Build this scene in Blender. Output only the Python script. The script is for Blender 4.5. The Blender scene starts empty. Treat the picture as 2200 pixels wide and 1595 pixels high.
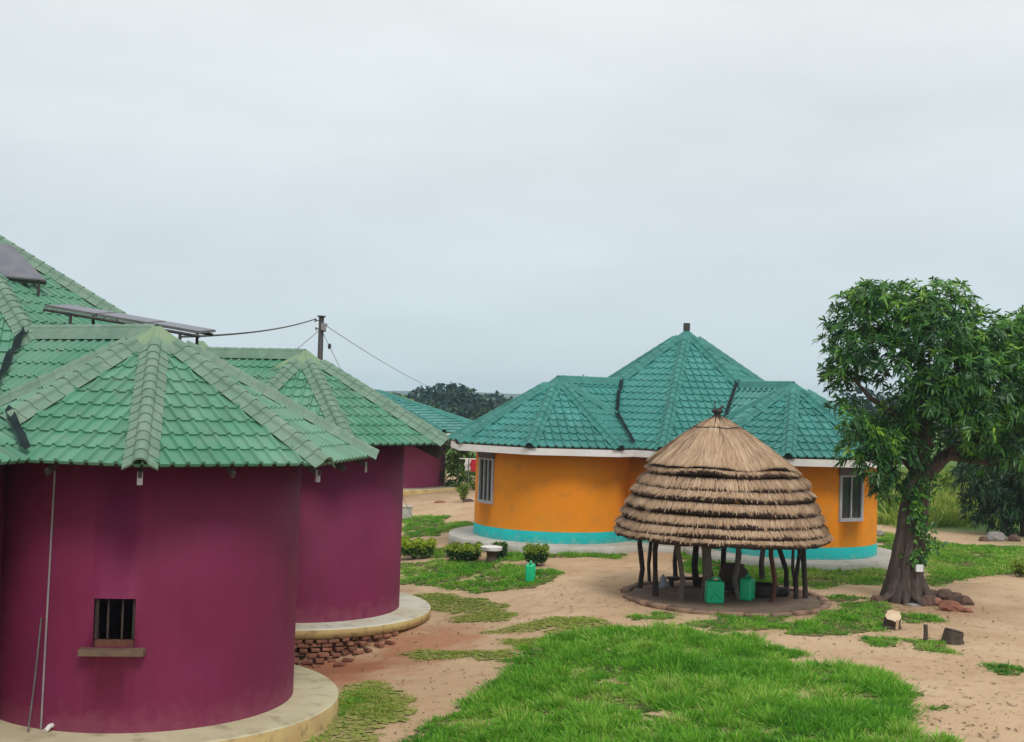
import bpy, bmesh, math, random
import numpy as np
from math import sin, cos, pi, radians, hypot, atan2, sqrt
from mathutils import Vector, Matrix, noise as mnoise

SC = bpy.context.scene
COL = SC.collection
random.seed(7)
RNG = np.random.default_rng(11)

# ------------------------------------------------------------------ camera
F_PX, PITCH, ROLL, CAM_Z = 2594.0, 0.0246, 0.0312, 4.4
cam = bpy.data.cameras.new('camera')
cam.sensor_width = 36.0
cam.lens = 36.0 * F_PX / 2200.0
cam.clip_start, cam.clip_end = 0.1, 6000
cam_o = bpy.data.objects.new('camera', cam)
COL.objects.link(cam_o)
SC.camera = cam_o
_f = Vector((0, cos(PITCH), sin(PITCH)))
_u0 = Vector((0, -sin(PITCH), cos(PITCH)))
_r = Vector((1, 0, 0)) * cos(ROLL) + _u0 * sin(ROLL)
_u = _u0 * cos(ROLL) - Vector((1, 0, 0)) * sin(ROLL)
_m = Matrix((_r, _u, -_f)).transposed().to_4x4()
_m.translation = (0, 0, CAM_Z)
cam_o.matrix_world = _m

# ------------------------------------------------------------------ sky and sun (overcast)
SUN_EL, SUN_AZ = radians(50), radians(158)       # azimuth clockwise from +Y
world = bpy.data.worlds.new('World')
SC.world = world
world.use_nodes = True
_n, _l = world.node_tree.nodes, world.node_tree.links
_n.clear()
w_out = _n.new('ShaderNodeOutputWorld')
w_bg = _n.new('ShaderNodeBackground')
w_sky = _n.new('ShaderNodeTexSky')
w_sky.sky_type = 'NISHITA'
w_sky.sun_disc = False
w_sky.sun_elevation = SUN_EL
w_sky.sun_rotation = SUN_AZ
w_tc = _n.new('ShaderNodeTexCoord')
w_sep = _n.new('ShaderNodeSeparateXYZ')
_l.new(w_tc.outputs['Generated'], w_sep.inputs[0])
w_ramp = _n.new('ShaderNodeValToRGB')            # overcast layer: brighter towards the zenith everywhere
cr = w_ramp.color_ramp
cr.elements[0].position, cr.elements[0].color = 0.0, (0.66, 0.75, 0.815, 1)
cr.elements[1].position, cr.elements[1].color = 1.0, (1.15, 1.18, 1.20, 1)
e = cr.elements.new(0.06); e.color = (0.665, 0.755, 0.815, 1)
e = cr.elements.new(0.17); e.color = (0.72, 0.795, 0.83, 1)
e = cr.elements.new(0.32); e.color = (0.86, 0.91, 0.915, 1)
_l.new(w_sep.outputs['Z'], w_ramp.inputs[0])
w_map = _n.new('ShaderNodeMapping')
w_map.inputs['Scale'].default_value = (2.2, 2.2, 7.0)
_l.new(w_tc.outputs['Generated'], w_map.inputs[0])
w_noise = _n.new('ShaderNodeTexNoise')
w_noise.inputs['Scale'].default_value = 1.6
w_noise.inputs['Detail'].default_value = 5
w_noise.inputs['Roughness'].default_value = 0.5
_l.new(w_map.outputs[0], w_noise.inputs['Vector'])
w_nr = _n.new('ShaderNodeMapRange')
w_nr.inputs['From Min'].default_value, w_nr.inputs['From Max'].default_value = 0.3, 0.7
w_nr.inputs['To Min'].default_value, w_nr.inputs['To Max'].default_value = 0.93, 1.07
_l.new(w_noise.outputs['Fac'], w_nr.inputs['Value'])
w_mul = _n.new('ShaderNodeMix'); w_mul.data_type = 'RGBA'; w_mul.blend_type = 'MULTIPLY'
w_mul.inputs['Factor'].default_value = 1.0
_l.new(w_ramp.outputs['Color'], w_mul.inputs['A'])
_l.new(w_nr.outputs['Result'], w_mul.inputs['B'])
w_s = _n.new('ShaderNodeMix'); w_s.data_type = 'RGBA'; w_s.blend_type = 'MULTIPLY'
w_s.inputs['Factor'].default_value = 1.0
w_s.inputs['B'].default_value = (0.09, 0.09, 0.09, 1)
_l.new(w_sky.outputs['Color'], w_s.inputs['A'])
w_mix = _n.new('ShaderNodeMix'); w_mix.data_type = 'RGBA'
w_mix.inputs['Factor'].default_value = 0.93      # cloud cover
_l.new(w_s.outputs['Result'], w_mix.inputs['A'])
_l.new(w_mul.outputs['Result'], w_mix.inputs['B'])
_l.new(w_mix.outputs['Result'], w_bg.inputs['Color'])
w_bg.inputs['Strength'].default_value = 0.83
_l.new(w_bg.outputs[0], w_out.inputs[0])

sun = bpy.data.lights.new('sun', 'SUN')
sun.energy, sun.angle, sun.color = 1.5, radians(18), (1.0, 0.96, 0.9)
sun_o = bpy.data.objects.new('sun', sun)
COL.objects.link(sun_o)
_sd = Vector((sin(SUN_AZ) * cos(SUN_EL), cos(SUN_AZ) * cos(SUN_EL), sin(SUN_EL)))
sun_o.rotation_euler = _sd.to_track_quat('Z', 'Y').to_euler()

SC.view_settings.view_transform = 'Standard'
SC.view_settings.look = 'None'
SC.view_settings.exposure = 0.28
SC.view_settings.gamma = 1.0
SC.view_settings.use_curve_mapping = False
SC.cycles.use_denoising = True
SC.cycles.max_bounces = 6
SC.cycles.transparent_max_bounces = 8
SC.cycles.volume_bounces = 1

# ------------------------------------------------------------------ helpers
def smooth(t):
    t = min(1.0, max(0.0, t))
    return t * t * (3 - 2 * t)

def gz(x, y):
    """height of the yard"""
    z = -0.55 + 0.55 * smooth((0.55 * (x + 2.0) + 0.10 * (y - 22)) / 3.0 if y < 40 else 1 if y > 70 else (0.55 * (x + 2.0) + 1.8) / 3 + (y - 40) / 30)
    z -= 0.42 * math.exp(-((x + 4.0) ** 2 / 2.6 + (y - 23.5) ** 2 / 1.6))
    z += 0.030 * mnoise.noise((x * 0.45, y * 0.45, 3.1)) + 0.010 * mnoise.noise((x * 1.9, y * 1.9, 7.7))
    return z

def ray(px, py):
    u, v = px - 1100.0, py - 797.5
    return (_r * u - _u * v + _f * F_PX).normalized()

def at(px, py, Y):
    d = ray(px, py)
    return Vector((0, 0, CAM_Z)) + d * (Y / d.y)

def G(px, py):
    """point of the yard seen at a place of the photograph"""
    d = ray(px, py)
    z = -0.1
    for _ in range(12):
        t = (z - CAM_Z) / d.z
        x, y = d.x * t, d.y * t
        z = gz(x, y)
    return Vector((x, y, z))

class MB:
    def __init__(s):
        s.v, s.f, s.t = [], [], []
    def add(s, vs, fs, tint=None):
        o = len(s.v)
        s.v += [tuple(p) for p in vs]
        s.f += [tuple(i + o for i in f) for f in fs]
        if tint is not None:
            s.t += [tint] * len(vs)
        return s
    def box(s, c, sz, rot=None):
        h = [k / 2 for k in sz]
        vs = []
        for sx in (-1, 1):
            for sy in (-1, 1):
                for sz_ in (-1, 1):
                    p = Vector((sx * h[0], sy * h[1], sz_ * h[2]))
                    if rot is not None: p = rot @ p
                    vs.append(p + Vector(c))
        return s.add(vs, [(0, 1, 3, 2), (4, 6, 7, 5), (0, 4, 5, 1), (2, 3, 7, 6), (0, 2, 6, 4), (1, 5, 7, 3)])
    def tube(s, pts, rad, n=8, cap=True):
        pts = [Vector(p) for p in pts]
        if not hasattr(rad, '__len__'): rad = [rad] * len(pts)
        vs, fs = [], []
        prev = None
        for i, p in enumerate(pts):
            d = (pts[min(i + 1, len(pts) - 1)] - pts[max(i - 1, 0)]).normalized()
            a = Vector((1, 0, 0)) if abs(d.x) < 0.8 else Vector((0, 1, 0))
            if prev is not None: a = prev
            b = d.cross(a).normalized(); a = b.cross(d).normalized(); prev = a
            for k in range(n):
                t = 2 * pi * k / n
                vs.append(p + (a * cos(t) + b * sin(t)) * rad[i])
        for i in range(len(pts) - 1):
            for k in range(n):
                fs.append((i * n + k, i * n + (k + 1) % n, (i + 1) * n + (k + 1) % n, (i + 1) * n + k))
        if cap:
            fs.append(tuple(range(n - 1, -1, -1)))
            fs.append(tuple((len(pts) - 1) * n + k for k in range(n)))
        return s.add(vs, fs)
    def lathe(s, prof, c=(0, 0, 0), n=32, close=True):
        vs, fs = [], []
        for r, z in prof:
            for k in range(n):
                t = 2 * pi * k / n
                vs.append((c[0] + r * cos(t), c[1] + r * sin(t), c[2] + z))
        for i in range(len(prof) - 1):
            for k in range(n):
                fs.append((i * n + k, i * n + (k + 1) % n, (i + 1) * n + (k + 1) % n, (i + 1) * n + k))
        if close:
            fs.append(tuple(range(n - 1, -1, -1)))
            fs.append(tuple((len(prof) - 1) * n + k for k in range(n)))
        return s.add(vs, fs)
    def mesh(s, name, mat=None, smooth_=False):
        me = bpy.data.meshes.new(name)
        me.from_pydata(s.v, [], s.f)
        if s.t and len(s.t) == len(s.v):
            a = me.attributes.new('tint', 'FLOAT', 'POINT')
            a.data.foreach_set('value', np.array(s.t, dtype=np.float32))
        if mat: me.materials.append(mat)
        if smooth_: me.polygons.foreach_set('use_smooth', [True] * len(me.polygons))
        me.update()
        return me
    def build(s, name, mat, parent=None, smooth_=False):
        return link(name, s.mesh(name, mat, smooth_), parent)

def link(name, me, parent=None, mw=None):
    o = bpy.data.objects.new(name, me)
    COL.objects.link(o)
    if mw is not None: o.matrix_basis = mw
    if parent is not None: put(o, parent)
    return o

def put(o, parent):
    o.parent = parent
    m = parent_world(parent)
    o.matrix_parent_inverse = m.inverted()

def parent_world(p):
    m = p.matrix_basis.copy()
    while p.parent is not None:
        m = p.parent.matrix_basis @ p.matrix_parent_inverse @ m if False else p.parent.matrix_basis @ p.matrix_parent_inverse @ m
        p = p.parent
    return m

def empty(name, loc=(0, 0, 0)):
    o = bpy.data.objects.new(name, None)
    o.empty_display_size = 0.2
    o.location = loc
    COL.objects.link(o)
    return o

def tag(o, label, cat, group=None, kind=None):
    o['label'] = label
    o['category'] = cat
    if group: o['group'] = group
    if kind: o['kind'] = kind
    return o

def fast_mesh(name, V, Fidx, Fsize, mat, tint=None):
    me = bpy.data.meshes.new(name)
    V = np.ascontiguousarray(V, dtype=np.float32)
    me.vertices.add(len(V)); me.vertices.foreach_set('co', V.ravel())
    me.loops.add(len(Fidx)); me.loops.foreach_set('vertex_index', np.asarray(Fidx, dtype=np.int32))
    st = np.concatenate([[0], np.cumsum(Fsize)[:-1]]).astype(np.int32)
    me.polygons.add(len(Fsize)); me.polygons.foreach_set('loop_start', st)
    me.update(calc_edges=True)
    if tint is not None:
        a = me.attributes.new('tint', 'FLOAT', 'POINT')
        a.data.foreach_set('value', np.ascontiguousarray(tint, dtype=np.float32))
    me.materials.append(mat)
    me.validate()
    return me

# ------------------------------------------------------------------ materials
def M(name, c1, c2=None, rough=0.8, scale=3.0, detail=6, c3=None, scale3=20.0, amt3=0.5, bump=0.0, bscale=40.0, rand=0.0,
      stretch=(1, 1, 1), tint=None, spec=0.3, trans=0.0, metal=0.0, splash=None, streak=0.0):
    m = bpy.data.materials.new(name)
    m.use_nodes = True
    N, L = m.node_tree.nodes, m.node_tree.links
    P = N['Principled BSDF']
    P.inputs['Roughness'].default_value = rough
    P.inputs['Specular IOR Level'].default_value = spec
    P.inputs['Metallic'].default_value = metal
    geo = N.new('ShaderNodeNewGeometry')
    mp = N.new('ShaderNodeMapping'); mp.inputs['Scale'].default_value = stretch
    L.new(geo.outputs['Position'], mp.inputs[0])
    def mix(a, b, fac, blend='MIX'):
        x = N.new('ShaderNodeMix'); x.data_type = 'RGBA'; x.blend_type = blend
        for sock, val in (('A', a), ('B', b)):
            if isinstance(val, tuple): x.inputs[sock].default_value = (*val, 1)
            else: L.new(val, x.inputs[sock])
        if isinstance(fac, float): x.inputs['Factor'].default_value = fac
        else: L.new(fac, x.inputs['Factor'])
        return x.outputs['Result']
    def nz(sc, lo, hi, det=6, vec=None, rg=0.55):
        t = N.new('ShaderNodeTexNoise')
        t.inputs['Scale'].default_value = sc; t.inputs['Detail'].default_value = det; t.inputs['Roughness'].default_value = rg
        L.new(vec or mp.outputs[0], t.inputs['Vector'])
        r = N.new('ShaderNodeMapRange')
        r.inputs['From Min'].default_value, r.inputs['From Max'].default_value = lo, hi
        L.new(t.outputs['Fac'], r.inputs['Value'])
        return r.outputs['Result']
    col = c1
    if tint:
        at_ = N.new('ShaderNodeAttribute'); at_.attribute_name = 'tint'
        rp = N.new('ShaderNodeValToRGB')
        els = rp.color_ramp.elements
        for i, (pos, c) in enumerate(tint):
            el = els[i] if i < 2 else els.new(pos)
            el.position = pos; el.color = (*c, 1)
        L.new(at_.outputs['Fac'], rp.inputs[0])
        col = rp.outputs['Color']
    if c2 is not None:
        col = mix(col, c2, nz(scale, 0.35, 0.65, detail))
    if c3 is not None:
        f = nz(scale3, 0.52, 0.72, 4)
        mu = N.new('ShaderNodeMath'); mu.operation = 'MULTIPLY'; mu.inputs[1].default_value = amt3
        L.new(f, mu.inputs[0])
        col = mix(col, c3, mu.outputs[0])
    if splash is not None:                        # dirt thrown up on the foot of a wall: (z0, z1, colour)
        sx = N.new('ShaderNodeSeparateXYZ'); L.new(geo.outputs['Position'], sx.inputs[0])
        nn = nz(5.0, 0.2, 0.8)
        ad = N.new('ShaderNodeMath'); ad.operation = 'MULTIPLY_ADD'
        ad.inputs[1].default_value = 0.5; L.new(nn, ad.inputs[0]); L.new(sx.outputs['Z'], ad.inputs[2])
        r = N.new('ShaderNodeMapRange')
        r.inputs['From Min'].default_value, r.inputs['From Max'].default_value = splash[0] + 0.25, splash[1] + 0.25
        r.inputs['To Min'].default_value, r.inputs['To Max'].default_value = 0.5, 0.0
        L.new(ad.outputs[0], r.inputs['Value'])
        col = mix(col, splash[2], r.outputs['Result'])
    if streak:                                    # rain runs down a wall
        mp2 = N.new('ShaderNodeMapping'); mp2.inputs['Scale'].default_value = (5.0, 5.0, 0.22)
        L.new(geo.outputs['Position'], mp2.inputs[0])
        f = nz(1.6, 0.48, 0.72, 5, mp2.outputs[0])
        mu = N.new('ShaderNodeMath'); mu.operation = 'MULTIPLY'; mu.inputs[1].default_value = streak
        L.new(f, mu.inputs[0])
        col = mix(col, mix(col, (0.45, 0.42, 0.45), 1.0, 'MULTIPLY'), mu.outputs[0])
    if rand:
        oi = N.new('ShaderNodeObjectInfo')
        r = N.new('ShaderNodeMapRange')
        r.inputs['To Min'].default_value, r.inputs['To Max'].default_value = 1 - rand, 1 + rand
        L.new(oi.outputs['Random'], r.inputs['Value'])
        col = mix(col, r.outputs['Result'], 1.0, 'MULTIPLY')
    if isinstance(col, tuple): P.inputs['Base Color'].default_value = (*col, 1)
    else: L.new(col, P.inputs['Base Color'])
    if bump:
        t = N.new('ShaderNodeTexNoise')
        t.inputs['Scale'].default_value = bscale; t.inputs['Detail'].default_value = 6
        L.new(mp.outputs[0], t.inputs['Vector'])
        b = N.new('ShaderNodeBump'); b.inputs['Strength'].default_value = bump; b.inputs['Distance'].default_value = 0.02
        L.new(t.outputs['Fac'], b.inputs['Height'])
        L.new(b.outputs[0], P.inputs['Normal'])
    if trans:
        td = N.new('ShaderNodeBsdfTranslucent')
        if isinstance(col, tuple): td.inputs[0].default_value = (*col, 1)
        else: L.new(col, td.inputs[0])
        ms = N.new('ShaderNodeMixShader'); ms.inputs[0].default_value = trans
        L.new(P.outputs[0], ms.inputs[1]); L.new(td.outputs[0], ms.inputs[2])
        L.new(ms.outputs[0], N['Material Output'].inputs['Surface'])
    return m

MAT = {}
MAT['tile_green'] = M('tile_green', (0.052, 0.200, 0.115), (0.098, 0.250, 0.158), rough=0.45, scale=0.7, c3=(0.15, 0.22, 0.165), scale3=3, amt3=0.5, rand=0.14, spec=0.4)
MAT['cap_green'] = M('cap_green', (0.11, 0.20, 0.138), (0.145, 0.232, 0.165), rough=0.55, scale=2.0, c3=(0.23, 0.28, 0.215), scale3=9, amt3=0.6, rand=0.08, spec=0.4)
MAT['apex_green'] = M('apex_green', (0.15, 0.26, 0.15), (0.21, 0.28, 0.165), rough=0.6, scale=2.5, spec=0.3)
MAT['tile_teal'] = M('tile_teal', (0.018, 0.155, 0.132), (0.038, 0.208, 0.182), rough=0.45, scale=0.6, c3=(0.09, 0.26, 0.23), scale3=3, amt3=0.5, rand=0.14, spec=0.4)
MAT['cap_teal'] = M('cap_teal', (0.018, 0.150, 0.125), (0.034, 0.20, 0.17), rough=0.5, scale=2, rand=0.07, spec=0.4)
MAT['valley'] = M('valley', (0.010, 0.020, 0.022), (0.022, 0.034, 0.036), rough=0.8, spec=0.1)
MAT['purple'] = M('purple', (0.150, 0.0115, 0.052), (0.180, 0.0155, 0.063), rough=0.7, scale=0.6, c3=(0.21, 0.026, 0.092), scale3=1.4, amt3=0.25, bump=0.35, bscale=45, streak=0.13, splash=(-0.26, 0.10, (0.25, 0.07, 0.10)), spec=0.3)
MAT['purple_far'] = M('purple_far', (0.27, 0.035, 0.10), (0.30, 0.045, 0.12), rough=0.8, scale=0.6, bump=0.15)
MAT['orange'] = M('orange', (0.80, 0.255, 0.012), (0.74, 0.27, 0.020), streak=0.06, rough=0.8, scale=0.9, c3=(0.52, 0.22, 0.05), scale3=2.5, amt3=0.5, bump=0.2, bscale=50, spec=0.2)
MAT['teal_band'] = M('teal_band', (0.006, 0.42, 0.40), (0.01, 0.36, 0.35), rough=0.7, scale=2, splash=(0.18, 0.34, (0.22, 0.38, 0.34)), spec=0.3)
MAT['cement'] = M('cement', (0.52, 0.47, 0.31), (0.44, 0.39, 0.25), rough=0.9, scale=1.3, c3=(0.22, 0.18, 0.11), scale3=3.2, amt3=0.6, bump=0.3, bscale=25)
MAT['cement_pale'] = M('cement_pale', (0.56, 0.56, 0.47), (0.50, 0.46, 0.33), rough=0.9, scale=1.0, c3=(0.25, 0.2, 0.12), scale3=3.0, amt3=0.5, bump=0.3, bscale=25)
MAT['cement_edge'] = M('cement_edge', (0.52, 0.40, 0.16), (0.42, 0.28, 0.13), rough=0.9, scale=1.6, c3=(0.18, 0.12, 0.07), scale3=6, amt3=0.7, bump=0.4, bscale=20)
MAT['cement_grey'] = M('cement_grey', (0.50, 0.49, 0.45), (0.42, 0.40, 0.35), rough=0.9, scale=1.2, c3=(0.3, 0.24, 0.17), scale3=3, amt3=0.5, bump=0.2)
MAT['white_paint'] = M('white_paint', (0.74, 0.72, 0.70), (0.66, 0.64, 0.62), rough=0.6, scale=2)
MAT['frame_paint'] = M('frame_paint', (0.40, 0.40, 0.42), (0.34, 0.34, 0.36), rough=0.5, scale=6)
MAT['sill'] = M('sill', (0.16, 0.11, 0.075), (0.11, 0.075, 0.055), rough=0.9, scale=6, bump=0.4)
MAT['lintel'] = M('lintel', (0.10, 0.095, 0.11), (0.14, 0.12, 0.13), rough=0.8)
MAT['dark_wood'] = M('dark_wood', (0.030, 0.023, 0.021), (0.060, 0.045, 0.038), rough=0.9, scale=6, stretch=(3, 3, 0.6), bump=0.6, bscale=25)
MAT['grey_wood'] = M('grey_wood', (0.13, 0.105, 0.09), (0.20, 0.165, 0.14), rough=0.9, scale=6, stretch=(3, 3, 0.6), bump=0.6, bscale=25)
MAT['red_wood'] = M('red_wood', (0.11, 0.042, 0.030), (0.15, 0.065, 0.042), rough=0.9, scale=6, stretch=(3, 3, 0.5), bump=0.5)
MAT['brick'] = M('brick', (0.19, 0.078, 0.048), (0.29, 0.13, 0.08), rough=0.95, scale=5, c3=(0.12, 0.06, 0.045), scale3=9, amt3=0.8, bump=0.7, bscale=30, rand=0.25)
MAT['metal_dark'] = M('metal_dark', (0.03, 0.03, 0.032), (0.06, 0.055, 0.05), rough=0.6, scale=8)
MAT['metal_grey'] = M('metal_grey', (0.20, 0.20, 0.20), (0.15, 0.145, 0.14), rough=0.45, scale=8, metal=0.6)
MAT['cell'] = M('cell', (0.11, 0.11, 0.14), (0.15, 0.145, 0.17), rough=0.4, scale=4, spec=0.4)
MAT['pipe_grey'] = M('pipe_grey', (0.22, 0.20, 0.22), (0.3, 0.27, 0.28), rough=0.6)
MAT['pipe_white'] = M('pipe_white', (0.72, 0.70, 0.64), rough=0.5)
MAT['glass'] = M('glass', (0.012, 0.014, 0.018), (0.03, 0.034, 0.045), rough=0.08, scale=2.0, spec=0.6)
MAT['curtain'] = M('curtain', (0.10, 0.11, 0.15), (0.30, 0.32, 0.38), rough=0.9, scale=5, stretch=(6, 6, 0.25))
MAT['inside'] = M('inside', (0.02, 0.018, 0.02), rough=1.0)
MAT['hollow_black'] = M('hollow_black', (0.012, 0.013, 0.016), rough=0.5)

# ------------------------------------------------------------------ the yard
def build_ground():
    xs = np.concatenate([np.linspace(-900, -30, 12)[:-1], np.linspace(-30, 30, 181), np.linspace(30, 900, 12)[1:]])
    ys = np.concatenate([np.linspace(-60, 8, 8)[:-1], np.linspace(8, 60, 157), np.linspace(60, 120, 30)[1:], np.linspace(120, 1500, 14)[1:]])
    nx, ny = len(xs), len(ys)
    V = [(x, y, gz(x, y)) for y in ys for x in xs]
    F = [(j * nx + i, j * nx + i + 1, (j + 1) * nx + i + 1, (j + 1) * nx + i) for j in range(ny - 1) for i in range(nx - 1)]
    me = bpy.data.meshes.new('ground'); me.from_pydata(V, [], F)
    me.polygons.foreach_set('use_smooth', [True] * len(me.polygons))
    m = M('soil', (0.42, 0.285, 0.172), (0.50, 0.355, 0.228), rough=0.95, scale=0.55, c3=(0.31, 0.19, 0.105), scale3=2.0, amt3=0.55, bump=1.0, bscale=7, spec=0.1)
    N, L = m.node_tree.nodes, m.node_tree.links
    P = N['Principled BSDF']
    col = P.inputs['Base Color'].links[0].from_socket
    geo = N.new('ShaderNodeNewGeometry')
    def patch(center, rad, rgb, amt, colsock, noisy=1.2):
        d = N.new('ShaderNodeVectorMath'); d.operation = 'DISTANCE'; d.inputs[1].default_value = center
        L.new(geo.outputs['Position'], d.inputs[0])
        t = N.new('ShaderNodeTexNoise'); t.inputs['Scale'].default_value = 1.3; t.inputs['Detail'].default_value = 6
        L.new(geo.outputs['Position'], t.inputs['Vector'])
        a = N.new('ShaderNodeMath'); a.operation = 'MULTIPLY_ADD'; a.inputs[1].default_value = noisy * 2
        L.new(t.outputs['Fac'], a.inputs[0]); L.new(d.outputs['Value'], a.inputs[2])
        r = N.new('ShaderNodeMapRange')
        r.inputs['From Min'].default_value, r.inputs['From Max'].default_value = rad * 0.45 + noisy, rad + noisy
        r.inputs['To Min'].default_value, r.inputs['To Max'].default_value = amt, 0.0
        L.new(a.outputs[0], r.inputs['Value'])
        x = N.new('ShaderNodeMix'); x.data_type = 'RGBA'
        L.new(r.outputs['Result'], x.inputs['Factor']); L.new(colsock, x.inputs['A'])
        x.inputs['B'].default_value = (*rgb, 1)
        return x.outputs['Result']
    col = patch((-3.4, 22.6, -0.6), 2.3, (0.33, 0.135, 0.07), 0.95, col)       # red earth washed out of the footing
    col = patch((-1.6, 24.6, -0.5), 1.5, (0.36, 0.16, 0.085), 0.8, col)
    col = patch((9.6, 27.6, 0.0), 2.2, (0.34, 0.21, 0.12), 0.7, col)
    col = patch((5.0, 28.0, 0.0), 2.6, (0.30, 0.19, 0.12), 0.8, col, 0.6)
    # fine dark litter
    t = N.new('ShaderNodeTexNoise'); t.inputs['Scale'].default_value = 9.0; t.inputs['Detail'].default_value = 5
    L.new(geo.outputs['Position'], t.inputs['Vector'])
    t2 = N.new('ShaderNodeTexNoise'); t2.inputs['Scale'].default_value = 0.5; t2.inputs['Detail'].default_value = 3
    L.new(geo.outputs['Position'], t2.inputs['Vector'])
    ad = N.new('ShaderNodeMath'); ad.operation = 'MULTIPLY_ADD'; ad.inputs[1].default_value = 0.35
    L.new(t2.outputs['Fac'], ad.inputs[0]); L.new(t.outputs['Fac'], ad.inputs[2])
    r = N.new('ShaderNodeMapRange'); r.inputs['From Min'].default_value = 0.80; r.inputs['From Max'].default_value = 0.92
    r.inputs['To Max'].default_value = 0.75
    L.new(ad.outputs[0], r.inputs['Value'])
    x = N.new('ShaderNodeMix'); x.data_type = 'RGBA'
    L.new(r.outputs['Result'], x.inputs['Factor']); L.new(col, x.inputs['A']); x.inputs['B'].default_value = (0.20, 0.14, 0.07, 1)
    col = x.outputs['Result']
    # beyond the yard the land is green
    sx = N.new('ShaderNodeSeparateXYZ'); L.new(geo.outputs['Position'], sx.inputs[0])
    t3 = N.new('ShaderNodeTexNoise'); t3.inputs['Scale'].default_value = 0.15; t3.inputs['Detail'].default_value = 6
    L.new(geo.outputs['Position'], t3.inputs['Vector'])
    a3 = N.new('ShaderNodeMath'); a3.operation = 'MULTIPLY_ADD'; a3.inputs[1].default_value = 18.0
    mx = N.new('ShaderNodeMath'); mx.operation = 'MAXIMUM'; mx.inputs[1].default_value = 0.0
    L.new(sx.outputs['X'], mx.inputs[0])
    ax = N.new('ShaderNodeMath'); ax.operation = 'MULTIPLY_ADD'; ax.inputs[1].default_value = 1.4
    L.new(mx.outputs[0], ax.inputs[0]); L.new(sx.outputs['Y'], ax.inputs[2])
    L.new(t3.outputs['Fac'], a3.inputs[0]); L.new(ax.outputs[0], a3.inputs[2])
    r3 = N.new('ShaderNodeMapRange'); r3.inputs['From Min'].default_value = 76; r3.inputs['From Max'].default_value = 82
    L.new(a3.outputs[0], r3.inputs['Value'])
    x = N.new('ShaderNodeMix'); x.data_type = 'RGBA'
    L.new(r3.outputs['Result'], x.inputs['Factor']); L.new(col, x.inputs['A']); x.inputs['B'].default_value = (0.085, 0.15, 0.035, 1)
    L.new(x.outputs['Result'], P.inputs['Base Color'])
    me.materials.append(m)
    o = link('ground', me)
    o['kind'] = 'structure'; o['label'] = 'sandy yard of pale trodden earth between the houses'
    return o
build_ground()

# ------------------------------------------------------------------ roofs
def meet(c, out, za, other):
    """length of a ridge at height za from c inwards until it runs into the other roof"""
    l = 0.0
    while l < 7 and other.z(c[0] - l * cos(radians(out)), c[1] - l * sin(radians(out))) < za + 0.05: l += 0.05
    return l

class Roof:
    """octagonal hipped roof; with ridge > 0 the apex is drawn out inwards into a ridge"""
    def __init__(s, c, Re, za, ze, out, ridge=0.0, far_hip=False):
        s.c, s.Re, s.za, s.ze, s.out, s.ridge, s.far = Vector((c[0], c[1])), Re, za, ze, radians(out), ridge, far_hip
        s.e = Vector((cos(s.out), sin(s.out))); s.n = Vector((-sin(s.out), cos(s.out)))
    def vert(s, k, z=None, R=None):
        a = s.out + k * pi / 4
        R = s.Re if R is None else R
        return Vector((s.c.x + R * cos(a), s.c.y + R * sin(a), s.ze if z is None else z))
    def apex(s): return Vector((s.c.x, s.c.y, s.za))
    def inner(s): q = s.c - s.e * s.ridge; return Vector((q.x, q.y, s.za))
    def gauge(s, x, y):
        p = Vector((x, y)) - s.c
        a, t = p.dot(s.e), p.dot(s.n)
        if s.ridge and a < -abs(t):
            return abs(t) / 0.70711 if a > -s.ridge - abs(t) or not s.far else max(abs(t) / 0.70711, (-a - s.ridge))
        return max((a * cos(pi / 8 + k * pi / 4) + t * sin(pi / 8 + k * pi / 4)) for k in range(8)) / cos(pi / 8)
    def z(s, x, y): return s.za - (s.za - s.ze) * s.gauge(x, y) / s.Re
    def inside(s, x, y):
        p = Vector((x, y)) - s.c
        if s.ridge and p.dot(s.e) < -s.ridge - s.Re * 0.8: return False
        return s.gauge(x, y) < s.Re
    def faces(s):
        """(P0, P1, T0, T1): eave from P0 to P1 anticlockwise, tops above them"""
        A = s.apex(); out = []
        ks = range(-3, 3) if s.ridge else range(-4, 4)
        for k in ks: out.append((s.vert(k), s.vert(k + 1), A, A))
        if s.ridge:
            I = s.inner(); off = I - A
            out.append((s.vert(3), s.vert(3) + off, A, I))
            out.append((s.vert(-3) + off, s.vert(-3), I, A))
            if s.far:
                w = Vector((-s.e.x, -s.e.y, 0)) * 0.7
                a, b = s.vert(3) + off, s.vert(-3) + off
                out.append((a, b, I, I))
        return out
    def hips(s):
        A = s.apex()
        return [(A, s.vert(k)) for k in (range(-3, 4) if s.ridge else range(-4, 4))]

def prof_tile(du, rib=0.028):
    return [(0.0, 0.0), (0.56 * du, 0.0), (0.68 * du, rib), (0.82 * du, rib), (0.94 * du, 0.0), (du, 0.0)]

def h_at(u, du, rib):
    t = (u / du) % 1.0
    if t < 0.56 or t > 0.94: return 0.0
    if t < 0.68: return rib * (t - 0.56) / 0.12
    if t < 0.82: return rib
    return rib * (0.94 - t) / 0.12

CAM = Vector((0, 0, CAM_Z))
def in_frame(p):
    d = p - CAM
    yc = d.dot(_f)
    if yc < 0.5: return False
    return -60 < 1100 + F_PX * d.dot(_r) / yc < 2260 and -60 < 797.5 - F_PX * d.dot(_u) / yc < 1660

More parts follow.
